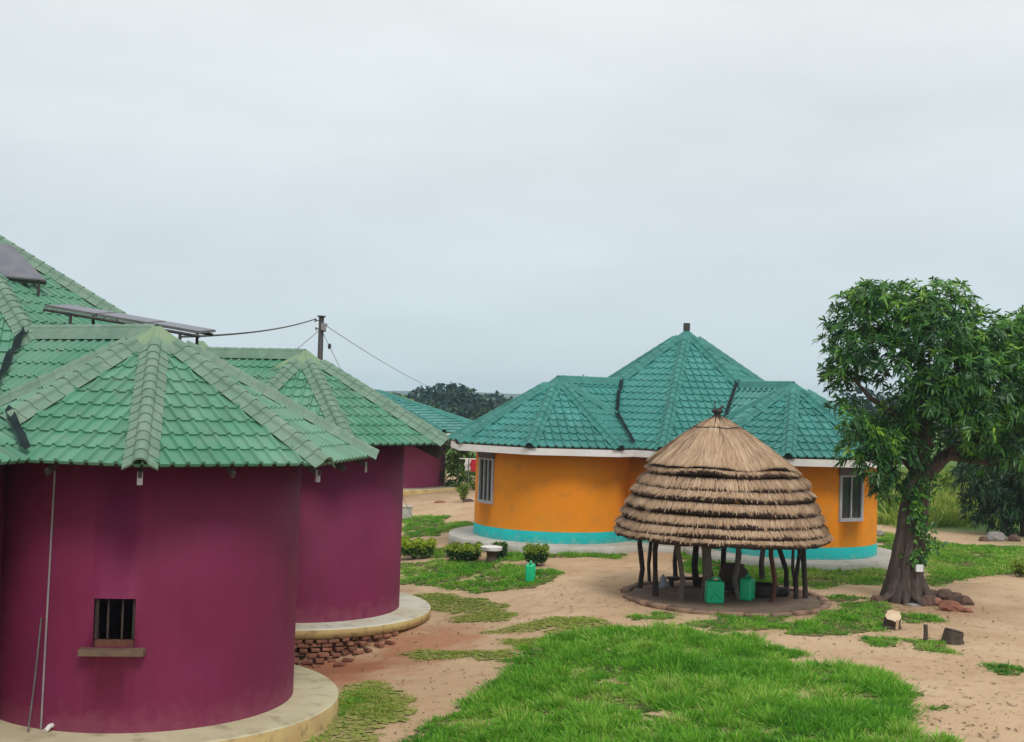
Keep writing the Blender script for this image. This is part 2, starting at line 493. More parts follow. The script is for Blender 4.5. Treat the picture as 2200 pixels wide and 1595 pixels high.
def tiles_of(face, du, dv, rib, step, hidden, tag_):
    """pieces of one roof face: list of (distance, shared?, matrix or mesh data)"""
    P0, P1, T0, T1 = face
    u = (P1 - P0); W = u.length; u.normalize()
    a0 = T0 - P0
    w = a0 - u * a0.dot(u); Vl = w.length; w.normalize()
    n = u.cross(w)
    if n.z < 0: n = -n
    uL, uR = a0.dot(u), (T1 - P0).dot(u)
    lim = lambda v: (uL * v / Vl, W + (uR - W) * v / Vl)
    cen = (P0 + P1 + T0 + T1) / 4
    if n.dot(CAM - cen) < -0.6: return []
    out = []
    rows = int(math.ceil(Vl / dv))
    ou = (W / 2) % du
    for j in range(rows):
        v0, v1 = j * dv, min((j + 1) * dv + 0.01, Vl)
        if v1 - v0 < 0.03: continue
        lo0, hi0 = lim(v0); lo1, hi1 = lim(v1)
        i0 = int(math.floor((min(lo0, lo1) - ou) / du)) - 1; i1 = int(math.ceil((max(hi0, hi1) - ou) / du)) + 1
        for i in range(i0, i1):
            a = ou + i * du; b = a + du
            if b <= min(lo0, lo1) + 0.02 or a >= max(hi0, hi1) - 0.02: continue
            ctr = P0 + u * (max(min((a + b) / 2, max(hi0, hi1)), min(lo0, lo1))) + w * ((v0 + v1) / 2)
            if hidden and all(hidden(P0 + u * uu + w * vv) for uu in (a, b) for vv in (v0, v1)): continue
            full = a >= max(lo0, lo1) and b <= min(hi0, hi1) and abs(v1 - v0 - dv - 0.01) < 1e-4
            mw = Matrix(((u.x, w.x, n.x, 0), (u.y, w.y, n.y, 0), (u.z, w.z, n.z, 0), (0, 0, 0, 1)))
            mw.translation = P0 + u * a + w * v0
            if full:
                vs = None
            else:
                vs = []
                pr = prof_tile(du, rib)
                for (vv, kind) in ((v0, 0), (v0, 1), (v1, 2)):
                    l, h = lim(vv)
                    for (pu, ph) in pr:
                        uu = min(max(a + pu, l), h)
                        hh = h_at(uu - ou - i * du if 0 <= uu - a <= du else 0, du, rib) if l < a + pu < h else 0.0
                        vs.append((uu - a, vv - v0, (hh - 0.012) if kind == 0 else (hh + step) if kind == 1 else hh + 0.004))
            out.append(((ctr - CAM).length, in_frame(ctr), mw, vs))
    return out

NP_ = 6
TILE_F = [(k, k + 1, NP_ + k + 1, NP_ + k) for k in range(NP_ - 1)] + [(NP_ + k, NP_ + k + 1, 2 * NP_ + k + 1, 2 * NP_ + k) for k in range(NP_ - 1)]
def tile_verts(du, dv, rib, step):
    pr = prof_tile(du, rib)
    return [(u, 0, h - 0.012) for u, h in pr] + [(u, 0, h + step) for u, h in pr] + [(u, dv + 0.01, h + 0.004) for u, h in pr]

def lay_tiles(pieces, du, dv, rib, step, mat, roof_obj, limit=290):
    pieces = sorted(pieces, key=lambda q: (not q[1], q[0]))
    shared = MB().add(tile_verts(du, dv, rib, step), TILE_F).mesh('tile', mat)
    rest = MB()
    for k, (d, vis, mw, vs) in enumerate(pieces):
        if k < limit and vis:
            me = shared if vs is None else MB().add(vs, TILE_F).mesh('tile', mat)
            link('tile', me, roof_obj, mw)
        else:
            rest.add([mw @ Vector(p) for p in (vs or tile_verts(du, dv, rib, step))], TILE_F)
    if rest.v:
        o = rest.build('tile_cover', mat, roof_obj); o['kind'] = 'stuff'

def cap_mesh(name, mat, L, r=0.085, fl=0.11, drop=0.05):
    prof = [(-r - fl, -drop), (-r - 0.015, 0.004)] + [(-r * cos(t), 0.004 + r * 1.0 * sin(t)) for t in np.linspace(0.15, pi - 0.15, 7)] + [(r + 0.015, 0.004), (r + fl, -drop)]
    vs = []
    for (y, s, dz) in ((0, 0.99, 0), (L, 1.045, 0.010), (L, 1.045, -0.02)):
        for px, pz in prof: vs.append((px * s, y, pz * s + dz))
    n = len(prof)
    fs = [(k, k + 1, n + k + 1, n + k) for k in range(n - 1)] + [(n + k, n + k + 1, 2 * n + k + 1, 2 * n + k) for k in range(n - 1)]
    return MB().add(vs, fs).mesh(name, mat)

def ridge_mesh(rf, mat, L, r=0.09, fl=0.12):
    k = (rf.za - rf.ze) / (0.70711 * rf.Re)
    return cap_mesh('ridge_cap', mat, L, r, fl, k * (r + fl) * 0.92)

def lay_caps(P, Q, me, L, parent, hidden, start=0.0, name='hip_cap', lift=0.058):
    d = (Q - P); D = d.length; d.normalize()
    s = d.cross(Vector((0, 0, 1))).normalized()
    up = s.cross(d).normalized()
    if up.z < 0: up = -up
    n = max(1, int(round((D - start + 0.03) / L)))
    for i in range(n):
        p = P + d * (start + i * (D - start) / n) + up * lift
        if hidden and hidden(p + d * L * 0.5): continue
        mw = Matrix(((s.x, d.x, up.x, 0), (s.y, d.y, up.y, 0), (s.z, d.z, up.z, 0), (0, 0, 0, 1)))
        mw.translation = p
        link(name, me, parent, mw)

def apex_cap(name, roof, mat, parent, r=0.62, lift=0.10, pos=None, peak=0.05):
    A = pos or roof.apex()
    sl = (roof.za - roof.ze) / roof.Re
    vs, fs = [], []
    rings = ((0.0, lift + peak), (0.08, lift + peak - 0.004), (0.2, lift + peak * 0.4 - 0.2 * sl * 0.75), (0.4, lift - 0.4 * sl), (0.75, lift - 0.75 * sl), (1.0, lift - 1.0 * sl - 0.01), (1.0, lift - 1.0 * sl - 0.08))
    n = 48
    for i, (q, dz) in enumerate(rings):
        for k in range(n):
            t = roof.out + 2 * pi * k / n
            hump = abs(cos(4 * (t - roof.out))) ** 3
            oct_ = cos(pi / 8) / cos(((t - roof.out + pi / 8) % (pi / 4)) - pi / 8)
            rr = q * r * (0.86 + 0.14 * hump)
            z = dz * r / 0.62 if False else lift + (dz - lift) * r + 0.035 * hump * min(1, q * 3) - 0.02
            vs.append((A.x + rr * cos(t), A.y + rr * sin(t), A.z + z))
    for i in range(len(rings) - 1):
        for k in range(n):
            fs.append((i * n + k, i * n + (k + 1) % n, (i + 1) * n + (k + 1) % n, (i + 1) * n + k))
    return MB().add(vs, fs).build(name, mat, parent, True)

def deck(roofs, mat, parent, name, thick=0.05, sink=0.035, inset=0.03):
    """the battens and boards under the tiles: tile colour above, dark timber below"""
    mb = MB(); dark = []
    for rf in roofs:
        for P0, P1, T0, T1 in rf.faces():
            P0, P1 = P0.lerp(T0, inset), P1.lerp(T1, inset)
            dz = Vector((0, 0, -sink)); dl = Vector((0, 0, -sink - thick))
            if (T0 - T1).length < 1e-4:
                mb.add([P0 + dz, P1 + dz, T0 + dz, P0 + dl, P1 + dl, T0 + dl], [(0, 1, 2), (5, 4, 3), (0, 3, 4, 1)])
            else:
                mb.add([P0 + dz, P1 + dz, T1 + dz, T0 + dz, P0 + dl, P1 + dl, T1 + dl, T0 + dl], [(0, 1, 2, 3), (7, 6, 5, 4), (0, 4, 5, 1)])
            dark += [0, 1, 1]
    o = mb.build(name, mat, parent)
    o.data.materials.append(MAT['dark_wood'])
    o.data.polygons.foreach_set('material_index', dark)
    return o

def wall_top(rf, R, gap=0.14):
    return rf.z(rf.c.x + R * cos(rf.out), rf.c.y + R * sin(rf.out)) if False else min(rf.za - (rf.za - rf.ze) * (R / cos(pi / 8)) / rf.Re, rf.za) - gap

def valley_lines(A, B, n=26):
    """where the drawn-out lobe A runs into roof B, one line on each side of A's ridge"""
    res = {-1: [], 1: []}
    for q in np.linspace(0.004, 0.996, n):
        z = A.ze + (A.za - A.ze) * q
        R = A.Re * (1 - q)
        poly = [A.vert(k, z, R) for k in range(-3, 4)]
        L = A.e * (A.ridge + 2.5)
        poly = [poly[0] - Vector((L.x, L.y, 0))] + poly + [poly[-1] - Vector((L.x, L.y, 0))]
        for side, seq in ((-1, poly[:5][::-1]), (1, poly[4:])):
            prev = None
            done = False
            for a, b in zip(seq[:-1], seq[1:]):
                for t in np.linspace(0, 1, 60):
                    p = a.lerp(b, t)
                    dlt = B.z(p.x, p.y) - z
                    if prev is not None and prev[1] < 0 <= dlt:
                        res[side].append(p); done = True; break
                    prev = (p, dlt)
                if done: break
    return res

def strip(pts, width, lift, mat, name, parent):
    mb = MB(); vs, fs = [], []
    for i, p in enumerate(pts):
        d = (pts[min(i + 1, len(pts) - 1)] - pts[max(i - 1, 0)]).normalized()
        s = d.cross(Vector((0, 0, 1))).normalized() * width / 2
        z = Vector((0, 0, lift)); z2 = Vector((0, 0, lift * 0.75))
        vs += [p - s + z, p + z2, p + s + z]
    for i in range(len(pts) - 1):
        for k in range(2):
            fs.append((i * 3 + k, i * 3 + k + 1, i * 3 + 3 + k + 1, i * 3 + 3 + k))
    return mb.add(vs, fs).build(name, mat, parent)

def round_wall(name, c, R, z0, z1, mat, parent, openings=(), thick=0.22, a0=0.0, n=96):
    """cylindrical wall with real openings: (angle, half width in m, z low, z high)"""
    angs = set(np.linspace(0, 2 * pi, n + 1)[:-1].tolist())
    ops = []
    for (a, hw, zl, zh) in openings:
        da = hw / R
        a = a % (2 * pi)
        angs = {t for t in angs if not (a - da - 1e-3 < t < a + da + 1e-3)}
        for t in np.linspace(a - da, a + da, 5): angs.add(t % (2 * pi))
        ops.append((a, da, zl, zh))
    angs = sorted(angs); n = len(angs)
    zs = sorted({z0, z1} | {z for o in ops for z in o[2:]})
    mb = MB(); vs, fs = [], []
    for r in (R, R - thick):
        for z in zs:
            for t in angs: vs.append((c[0] + r * cos(t), c[1] + r * sin(t), z))
    nz_ = len(zs); half = n * nz_
    def op(i, j):
        t = (angs[i] + ((angs[(i + 1) % n] - angs[i]) % (2 * pi)) / 2) % (2 * pi); z = (zs[j] + zs[j + 1]) / 2
        return any(abs(t - a) < da and zl < z < zh for a, da, zl, zh in ops)
    for j in range(nz_ - 1):
        for i in range(n):
            k = (i + 1) % n
            q = (j * n + i, j * n + k, (j + 1) * n + k, (j + 1) * n + i)
            if op(i, j):
                if not op((i - 1) % n, j): fs.append((q[0], q[3], q[3] + half, q[0] + half))
                if not op(k, j): fs.append((q[2], q[1], q[1] + half, q[2] + half))
                if j == 0 or not op(i, j - 1): fs.append((q[1], q[0], q[0] + half, q[1] + half))
                if j == nz_ - 2 or not op(i, j + 1): fs.append((q[3], q[2], q[2] + half, q[3] + half))
            else:
                fs.append(q); fs.append(tuple(x + half for x in q[::-1]))
    for i in range(n):
        k = (i + 1) % n; t = (nz_ - 1) * n
        fs.append((t + i, t + k, t + k + half, t + i + half))
    o = mb.add(vs, fs).build(name, mat, parent)
    me = o.data
    me.polygons.foreach_set('use_smooth', [abs(p.normal.z) < 0.3 for p in me.polygons])
    return o

def wall_point(c, R, px, z):
    """angle on a round wall seen at column px at height z"""
    best = None
    base = atan2(-c[1], -c[0])
    for k in range(601):
        a = base - 1.5 + 3.0 * k / 600
        p = Vector((c[0] + R * cos(a), c[1] + R * sin(a), z)) - CAM
        x = 1100 + F_PX * p.dot(_r) / p.dot(_f)
        if best is None or abs(x - px) < best[0]: best = (abs(x - px), a)
    return best[1]

def wall_z(c, R, a, py):
    """height on the wall at angle a seen at row py"""
    lo, hi = -2.0, 8.0
    for _ in range(40):
        m = (lo + hi) / 2
        p = Vector((c[0] + R * cos(a), c[1] + R * sin(a), m)) - CAM
        y = 797.5 - F_PX * p.dot(_u) / p.dot(_f)
        if y > py: lo = m
        else: hi = m
    return (lo + hi) / 2

def frame_at(c, R, a):
    """matrix with x along the wall, y outwards, z up"""
    m = Matrix(((-sin(a), cos(a), 0, 0), (cos(a), sin(a), 0, 0), (0, 0, 1, 0), (0, 0, 0, 1)))
    m = Matrix(((-sin(a), cos(a), 0, c[0] + R * cos(a)), (cos(a), sin(a), 0, c[1] + R * sin(a)), (0, 0, 1, 0), (0, 0, 0, 1)))
    return m

def bars_window(parent, c, R, a, hw, zl, zh):
    mw = frame_at(c, R, a)
    w = empty('window'); w.matrix_basis = mw; put(w, parent)
    def piece(name, boxes, mat):
        mb = MB()
        for cc, ss in boxes: mb.box(cc, ss)
        me = mb.mesh(name, mat)
        return link(name, me, w, mw)
    h = zh - zl; zc = (zl + zh) / 2
    piece('sill', [((0, 0.02, zl - 0.045), (2 * hw + 0.30, 0.26, 0.085))], MAT['sill'])
    piece('bottom_rail', [((0, -0.10, zl + 0.045), (2 * hw - 0.01, 0.06, 0.088))], MAT['red_wood'])
    piece('side_jamb', [((-hw + 0.025, -0.10, zc + 0.05), (0.045, 0.05, h - 0.11))], MAT['dark_wood'])
    piece('side_jamb', [((hw - 0.025, -0.10, zc + 0.05), (0.045, 0.05, h - 0.11))], MAT['dark_wood'])
    for x in (-0.10, 0.09):
        piece('bar', [((x, -0.10, zc + 0.045), (0.026, 0.026, h - 0.10))], MAT['dark_wood'])

def sliding_window(parent, c, R, a, hw, zl, zh, panes=2, open_=False):
    mw = frame_at(c, R, a)
    w = empty('window'); w.matrix_basis = mw; put(w, parent)
    def piece(name, boxes, mat):
        mb = MB()
        for cc, ss in boxes: mb.box(cc, ss)
        return link(name, mb.mesh(name, mat), w, mw)
    h = zh - zl; zc = (zl + zh) / 2
    y = -0.04
    t = 0.045
    piece('frame', [((-hw + t / 2, y, zc), (t, 0.10, h)), ((hw - t / 2, y, zc), (t, 0.10, h)),
                    ((0, y, zh - t / 2), (2 * hw - 2 * t, 0.098, t)), ((0, y, zl + t / 2), (2 * hw - 2 * t, 0.098, t))], MAT['frame_paint'])
    piece('surround', [((-hw - 0.02, -0.02, zc - 0.02), (0.036, 0.05, h + 0.06)), ((hw + 0.02, -0.02, zc - 0.02), (0.036, 0.05, h + 0.06)),
                       ((0, -0.02, zl - 0.026), (2 * hw, 0.052, 0.048))], MAT['frame_paint'])
    pw = (2 * hw - 2 * t) / panes
    for k in range(panes):
        x = -hw + t + pw * (k + 0.5)
        piece('pane', [((x, y - 0.02, zc), (pw - 0.005, 0.012, h - 2 * t - 0.005))], MAT['glass'])
        if k: piece('mullion', [((x - pw / 2, y, zc), (0.04, 0.07, h - 2 * t - 0.004))], MAT['frame_paint'])
    piece('curtain', [((x_, -0.16 - 0.01 * (i % 2), zc), (0.055, 0.01, h - 0.1)) for i, x_ in enumerate(np.linspace(-hw + 0.1, hw - 0.1, 9))], MAT['curtain'])
    piece('lintel', [((0, 0.0, zh + 0.14), (2 * hw + 0.13, 0.045, 0.26))], MAT['lintel'])

def disc_plinth(name, c, R, z1, z0, top, edge, parent):
    o = MB().lathe([(R, z0), (R, z1 - 0.02), (R - 0.02, z1), (0.3, z1)], (c[0], c[1], 0), n=96).build(name, top, parent)
    o.data.materials.append(edge)
    for p in o.data.polygons:
        if abs(p.normal.z) < 0.5: p.material_index = 1; p.use_smooth = True
    return o

def hidden_by(others, margin=0.06):
    def f(p):
        return any(r.inside(p.x, p.y) and r.z(p.x, p.y) > p.z + margin for r in others)
    return f

# ------------------------------------------------------------------ near purple house
P_RE, P_ZA, P_ZE, P_ZB, P_RW, P_RP = 3.387, 5.269, 3.4176, -0.264, 2.281, 2.985
C1, A1 = (-5.526, 18.707), -30.9
C2, A2 = (-4.633, 26.97), -19.8
CM, MZ, MR, MA = (-10.87, 23.39), 7.61, 7.41, -49.2
C0, A0 = (-9.26, 16.4), -77.5

def purple_near():
    h = tag(empty('round_house', (C1[0], C1[1], P_ZB)), 'near purple plastered round house with green tiled roof and a small barred window', 'house', 'purple round houses')
    main = Roof(CM, MR, MZ, P_ZE, MA)
    lobe = Roof(C1, P_RE, P_ZA, P_ZE, A1, ridge=meet(C1, A1, P_ZA, main))
    side = Roof(C0, P_RE, P_ZA, P_ZE, A0, ridge=meet(C0, A0, P_ZA, main))
    rf = deck([lobe, main, side], MAT['tile_green'], h, 'roof')
    hl, hm, hs = hidden_by([main, side]), hidden_by([lobe, side]), hidden_by([main, lobe])
    pcs = []
    for f in lobe.faces(): pcs += tiles_of(f, 0.205, 0.36, 0.036, 0.030, hl, 'l')
    for f in main.faces(): pcs += tiles_of(f, 0.205, 0.36, 0.036, 0.030, hm, 'm')
    for f in side.faces(): pcs += tiles_of(f, 0.205, 0.36, 0.036, 0.030, hs, 's')
    lay_tiles(pcs, 0.205, 0.36, 0.036, 0.030, MAT['tile_green'], rf)
    cap = cap_mesh('hip_cap', MAT['cap_green'], 0.245, 0.095, 0.12, 0.06)
    for k, (a, b) in enumerate(lobe.hips()):
        lay_caps(a, b + (b - a).normalized() * 0.05, cap, 0.235, rf, hl, 0.45)
    lay_caps(lobe.apex(), lobe.inner(), ridge_mesh(lobe, MAT['cap_green'], 0.245), 0.235, rf, hl, 0.0, 'ridge_cap', 0.05)
    for a, b in main.hips():
        if (b - CAM).length < 24 or b.x > -6: lay_caps(a, b, cap, 0.235, rf, hm, 0.3)
    apex_cap('apex_cap', lobe, MAT['apex_green'], rf, 0.70, 0.10)
    for sd_, pts in valley_lines(lobe, main).items():
        pts = [q for q in pts if not hidden_by([side])(q)]
        if len(pts) > 3: strip(pts, 0.12, 0.19, MAT['valley'], 'valley_gutter', rf)
    for sd_, pts in valley_lines(lobe, side).items():
        pts = [q for q in pts if not hidden_by([main])(q)]
        if sd_ == -1 and len(pts) > 3: strip(pts, 0.12, 0.19, MAT['valley'], 'valley_gutter', rf)
    # rafter ends under the eave
    for k in (-2, -1.5, -1, -0.5, 0, 0.5, 1):
        a = radians(A1) + k * pi / 4
        r1 = P_RE * (1.0 if k == int(k) else cos(pi / 8)) - 0.22
        q = Vector((C1[0] + r1 * cos(a), C1[1] + r1 * sin(a), P_ZE - 0.07))
        MB().box(q + Vector((0, 0, 0.03)), (0.40, 0.045, 0.09), Matrix.Rotation(a, 3, 'Z') @ Matrix.Rotation(radians(28), 3, 'Y')).build('rafter_end', MAT['dark_wood'], h)
        if k == int(k):
            q2 = Vector((C1[0] + (P_RE - 0.07) * cos(a), C1[1] + (P_RE - 0.07) * sin(a), P_ZE - 0.16))
            MB().box(q2, (0.03, 0.07, 0.17), Matrix.Rotation(a, 3, 'Z')).build('bracket', MAT['pipe_grey'], h)
    # walls and window
    wa = wall_point(C1, P_RW, 243, 0.8)
    zl, zh = wall_z(C1, P_RW, wa, 1392), wall_z(C1, P_RW, wa, 1287)
    round_wall('wall', C1, P_RW, P_ZB - 0.02, wall_top(lobe, P_RW), MAT['purple'], h, [(wa, 0.275, zl, zh)])
    bars_window(h, C1, P_RW, wa, 0.275, zl, zh)
    round_wall('wall', CM, 4.75, P_ZB - 0.021, wall_top(main, 4.75), MAT['purple'], h)
    disc_plinth('plinth', C1, P_RP, P_ZB, -1.2, MAT['cement'], MAT['cement_edge'], h)
    disc_plinth('plinth', CM, 5.55, P_ZB - 0.004, -0.75, MAT['cement'], MAT['cement_edge'], h)
    round_wall('wall', C0, P_RW, P_ZB - 0.019, wall_top(side, P_RW), MAT['purple'], h)
    disc_plinth('plinth', C0, P_RP, P_ZB - 0.002, -1.2, MAT['cement'], MAT['cement_edge'], h)
    # conduits in the corner and the drain spout
    a1 = wall_point(C1, P_RW, 112, 2.0); a2 = wall_point(C1, P_RW, 94, 0.3)
    w = lambda a, z, o=0.02: Vector((C1[0] + (P_RW + o) * cos(a), C1[1] + (P_RW + o) * sin(a), z))
    MB().tube([w(a1, 3.25), w(a1 * 0.4 + a2 * 0.6, 1.3), w(a2, P_ZB + 0.01)], 0.014, 6).build('conduit', MAT['pipe_grey'], h)
    a3 = wall_point(C1, P_RW, 92, 1.2)
    MB().tube([w(a3, 1.25, 0.03), w(a3, 0.5, 0.10), w(a3, P_ZB + 0.005, 0.20)], 0.013, 6).build('conduit', MAT['metal_grey'], h)
    a4 = wall_point(C1, P_RW, 113, 0.0)
    MB().tube([w(a4, P_ZB + 0.07, -0.03), w(a4, P_ZB + 0.07, 0.06), w(a4, P_ZB + 0.03, 0.14)], 0.032, 10).build('drain_pipe', MAT['pipe_white'], h)
    return h, lobe, main
house1, lobe1, main1 = purple_near()

# ------------------------------------------------------------------ second purple house
def purple_second():
    h = tag(empty('round_house', (C2[0], C2[1], P_ZB)), 'purple round house half hidden behind the near one, red bricks bared below its plinth', 'house', 'purple round houses')
    lobe = Roof(C2, P_RE, P_ZA, P_ZE, A2, ridge=2.75, far_hip=True)
    rf = deck([lobe], MAT['tile_green'], h, 'roof')
    pcs = []
    for f in lobe.faces(): pcs += tiles_of(f, 0.205, 0.36, 0.036, 0.030, None, 'l')
    lay_tiles(pcs, 0.205, 0.36, 0.036, 0.030, MAT['tile_green'], rf)
    cap = cap_mesh('hip_cap', MAT['cap_green'], 0.245, 0.095, 0.12, 0.06)
    for k, (a, b) in enumerate(lobe.hips()):
        if k in (1, 2, 3, 4, 5): lay_caps(a, b + (b - a).normalized() * 0.05, cap, 0.235, rf, None, 0.45)
    lay_caps(lobe.apex(), lobe.inner(), ridge_mesh(lobe, MAT['cap_green'], 0.245), 0.235, rf, None, 0.0, 'ridge_cap', 0.05)
    apex_cap('apex_cap', lobe, MAT['apex_green'], rf, 0.70, 0.10)
    apex_cap('apex_cap', lobe, MAT['apex_green'], rf, 0.85, 0.22, pos=lobe.inner(), peak=0.10)
    for k in (-2, -1, 0, 1):
        a = radians(A2) + k * pi / 4
        q2 = Vector((C2[0] + (P_RE - 0.30) * cos(a), C2[1] + (P_RE - 0.30) * sin(a), P_ZE - 0.10))
        MB().box(q2, (0.62, 0.06, 0.20), Matrix.Rotation(a, 3, 'Z') @ Matrix.Rotation(radians(24), 3, 'Y')).build('rafter_end', MAT['dark_wood'], h)
    round_wall('wall', C2, P_RW, P_ZB - 0.02, wall_top(lobe, P_RW), MAT['purple'], h)
    disc_plinth('plinth', C2, P_RP, P_ZB, -0.46, MAT['cement_pale'], MAT['cement_edge'], h)
    MB().lathe([(2.82, -1.1), (2.82, -0.47)], (C2[0], C2[1], 0), n=64).build('footing', M('footing', (0.16, 0.075, 0.05), (0.10, 0.05, 0.035), rough=1, scale=6, bump=0.6), h)
    # bared courses of the footing: each brick laid by itself
    bl, bh, bd = 0.23, 0.075, 0.115
    bm_ = bmesh.new(); bmesh.ops.create_cube(bm_, size=1.0)
    for v in bm_.verts: v.co = Vector((v.co.x * bl, v.co.y * bd, v.co.z * bh))
    bmesh.ops.bevel(bm_, geom=bm_.edges[:], offset=0.013, segments=1, affect='EDGES')
    brick = bpy.data.meshes.new('brick'); bm_.to_mesh(brick); bm_.free(); brick.materials.append(MAT['brick'])
    rnd = random.Random(5)
    front = atan2(-C2[1], -C2[0])
    a_of = lambda px, R, z: wall_point(C2, R, px, z)
    courses = [(2.93, -0.505, 845), (2.97, -0.59, 828), (3.04, -0.675, 800), (3.10, -0.76, 782), (3.20, -0.845, 762), (3.30, -0.93, 745)]
    for ci, (R, z, pxr) in enumerate(courses):
        aR, aL = a_of(pxr, R, z), a_of(560, R, z)
        n = int(abs(aR - aL) * R / (bl + 0.012))
        for depth in range(2):
            for i in range(n):
                if depth == 0 and rnd.random() < 0.22: continue
                a = aR - (i + 0.5 * (ci % 2) * 1.0) * (bl + 0.012) / R
                if a > aR: continue
                RR = R - depth * (bd + 0.01) + rnd.uniform(-0.05, 0.07)
                mw = Matrix.Translation((C2[0] + RR * cos(a), C2[1] + RR * sin(a), z + rnd.uniform(-0.006, 0.006))) @ Matrix.Rotation(a + pi / 2 + rnd.uniform(-0.22, 0.22), 4, 'Z') @ Matrix.Rotation(rnd.uniform(-0.10, 0.10), 4, 'X') @ Matrix.Rotation(rnd.uniform(-0.06, 0.06), 4, 'Y') @ Matrix.Diagonal((rnd.uniform(0.6, 1.05), rnd.uniform(0.8, 1.15), rnd.uniform(0.85, 1.0), 1))
                link('brick', brick, h, mw)
    for px, py in ((815, 1390), (838, 1384), (790, 1400), (748, 1422), (730, 1432), (770, 1405)):
        p = G(px, py)
        mw = Matrix.Translation((p.x, p.y, p.z + 0.03)) @ Matrix.Rotation(rnd.uniform(0, 3), 4, 'Z') @ Matrix.Rotation(rnd.uniform(-0.3, 0.3), 4, 'X')
        link('brick', brick, h, mw)
    return h, lobe
house2, lobe2 = purple_second()

# ------------------------------------------------------------------ orange house
OX, OY, OA = 5.892, 41.01, -104.54
O_RE, O_ZA, O_ZE, O_RW, O_ZB = 3.476, 5.11, 3.083, 2.513, 0.2
O_MZ, O_MR = 6.892, 5.743
def orange_house():
    h = tag(empty('round_house', (OX, OY, O_ZB)), 'orange round house with teal base band, white eaves and peaked teal tiled roof', 'house')
    al, ar = radians(OA - 45), radians(OA + 45)
    cr = (OX + 5.197 * cos(ar), OY + 5.197 * sin(ar)); cl = (OX + 5.142 * cos(al), OY + 5.142 * sin(al))
    Mn = Roof((OX, OY), O_MR, O_MZ, O_ZE, OA)
    L = Roof(cl, O_RE, O_ZA, O_ZE, OA - 45, ridge=meet(cl, OA - 45, O_ZA, Mn))
    R = Roof(cr, O_RE, O_ZA, O_ZE, OA + 45, ridge=meet(cr, OA + 45, O_ZA, Mn))
    rf = deck([L, R, Mn], MAT['tile_teal'], h, 'roof')
    du, dv, rib, st = 0.25, 0.36, 0.046, 0.036
    pcs = []
    for rr, oth in ((L, [Mn]), (R, [Mn]), (Mn, [L, R])):
        for f in rr.faces(): pcs += tiles_of(f, du, dv, rib, st, hidden_by(oth), '')
    lay_tiles(pcs, du, dv, rib, st, MAT['tile_teal'], rf)
    cap = cap_mesh('hip_cap', MAT['cap_teal'], 0.31, 0.10, 0.10, 0.05)
    for rr, oth in ((L, [Mn]), (R, [Mn]), (Mn, [L, R])):
        hid = hidden_by(oth)
        for a, b in rr.hips():
            if b.y > rr.c.y + 2.2: continue
            lay_caps(a, b + (b - a).normalized() * 0.04, cap, 0.30, rf, hid, 0.42)
        if rr.ridge: lay_caps(rr.apex(), rr.inner(), ridge_mesh(rr, MAT['cap_teal'], 0.31, 0.09, 0.10), 0.30, rf, hid, 0.0, 'ridge_cap', 0.05)
        apex_cap('apex_cap', rr, MAT['cap_teal'], rf, 0.62, 0.09)
        if rr.ridge:
            for side, pts in valley_lines(rr, Mn).items():
                if len(pts) > 3: strip(pts, 0.11, 0.21, MAT['valley'], 'valley_gutter', rf)
        # fascia boards along the eaves
        for P0, P1, T0, T1 in rr.faces():
            mid = (P0 + P1) / 2
            if hidden_by(oth, 0.02)(P0.lerp(P1, 0.1)) and hidden_by(oth, 0.02)(P0.lerp(P1, 0.9)): continue
            t0, t1 = 0.0, 1.0
            hid2 = hidden_by(oth, -0.02)
            while t0 < 1 and hid2(P0.lerp(P1, t0 + 0.02)): t0 += 0.02
            while t1 > 0 and hid2(P0.lerp(P1, t1 - 0.02)): t1 -= 0.02
            if t1 - t0 < 0.05: continue
            a, b = P0.lerp(P1, t0), P0.lerp(P1, t1)
            d = (b - a); ln = d.length; ang = atan2(d.y, d.x)
            nrm = Vector((d.y, -d.x, 0)).normalized()
            c = (a + b) / 2 + nrm * 0.0 + Vector((0, 0, -0.135))
            MB().box(c, (ln + 0.008, 0.024, 0.20), Matrix.Rotation(ang, 3, 'Z')).build('fascia_board', MAT['white_paint'], h)
        # open hip cap ends: black plates put in for the shade inside
        for a, b in rr.hips():
            if hidden_by(oth)(b) or b.y > rr.c.y + 2.2: continue
            d = (b - a); ang = atan2(d.y, d.x)
            MB().box(b + d.normalized() * 0.06 + Vector((0, 0, 0.035)), (0.015, 0.19, 0.10), Matrix.Rotation(ang, 3, 'Z')).build('cap_end', MAT['hollow_black'], h)
    # finial
    MB().box((OX, OY, O_MZ + 0.20), (0.17, 0.17, 0.26), Matrix.Rotation(0.3, 3, 'Z')).build('finial', MAT['metal_dark'], h)
    # walls with windows
    wl = wall_point(cl, O_RW, 1044, 2.4); z1, z0 = wall_z(cl, O_RW, wl, 985), wall_z(cl, O_RW, wl, 1078)
    round_wall('wall', cl, O_RW, O_ZB - 0.02, wall_top(L, O_RW), MAT['orange'], h, [(wl, 0.42, z0, z1)])
    sliding_window(h, cl, O_RW, wl, 0.42, z0, z1, 3)
    wr = wall_point(cr, O_RW, 1831, 2.4); z1, z0 = wall_z(cr, O_RW, wr, 1022), wall_z(cr, O_RW, wr, 1117)
    round_wall('wall', cr, O_RW, O_ZB - 0.02, wall_top(R, O_RW), MAT['orange'], h, [(wr, 0.42, z0, z1)])
    sliding_window(h, cr, O_RW, wr, 0.42, z0, z1, 2)
    round_wall('wall', (OX, OY), 4.3, O_ZB - 0.021, wall_top(Mn, 4.3), MAT['orange'], h)
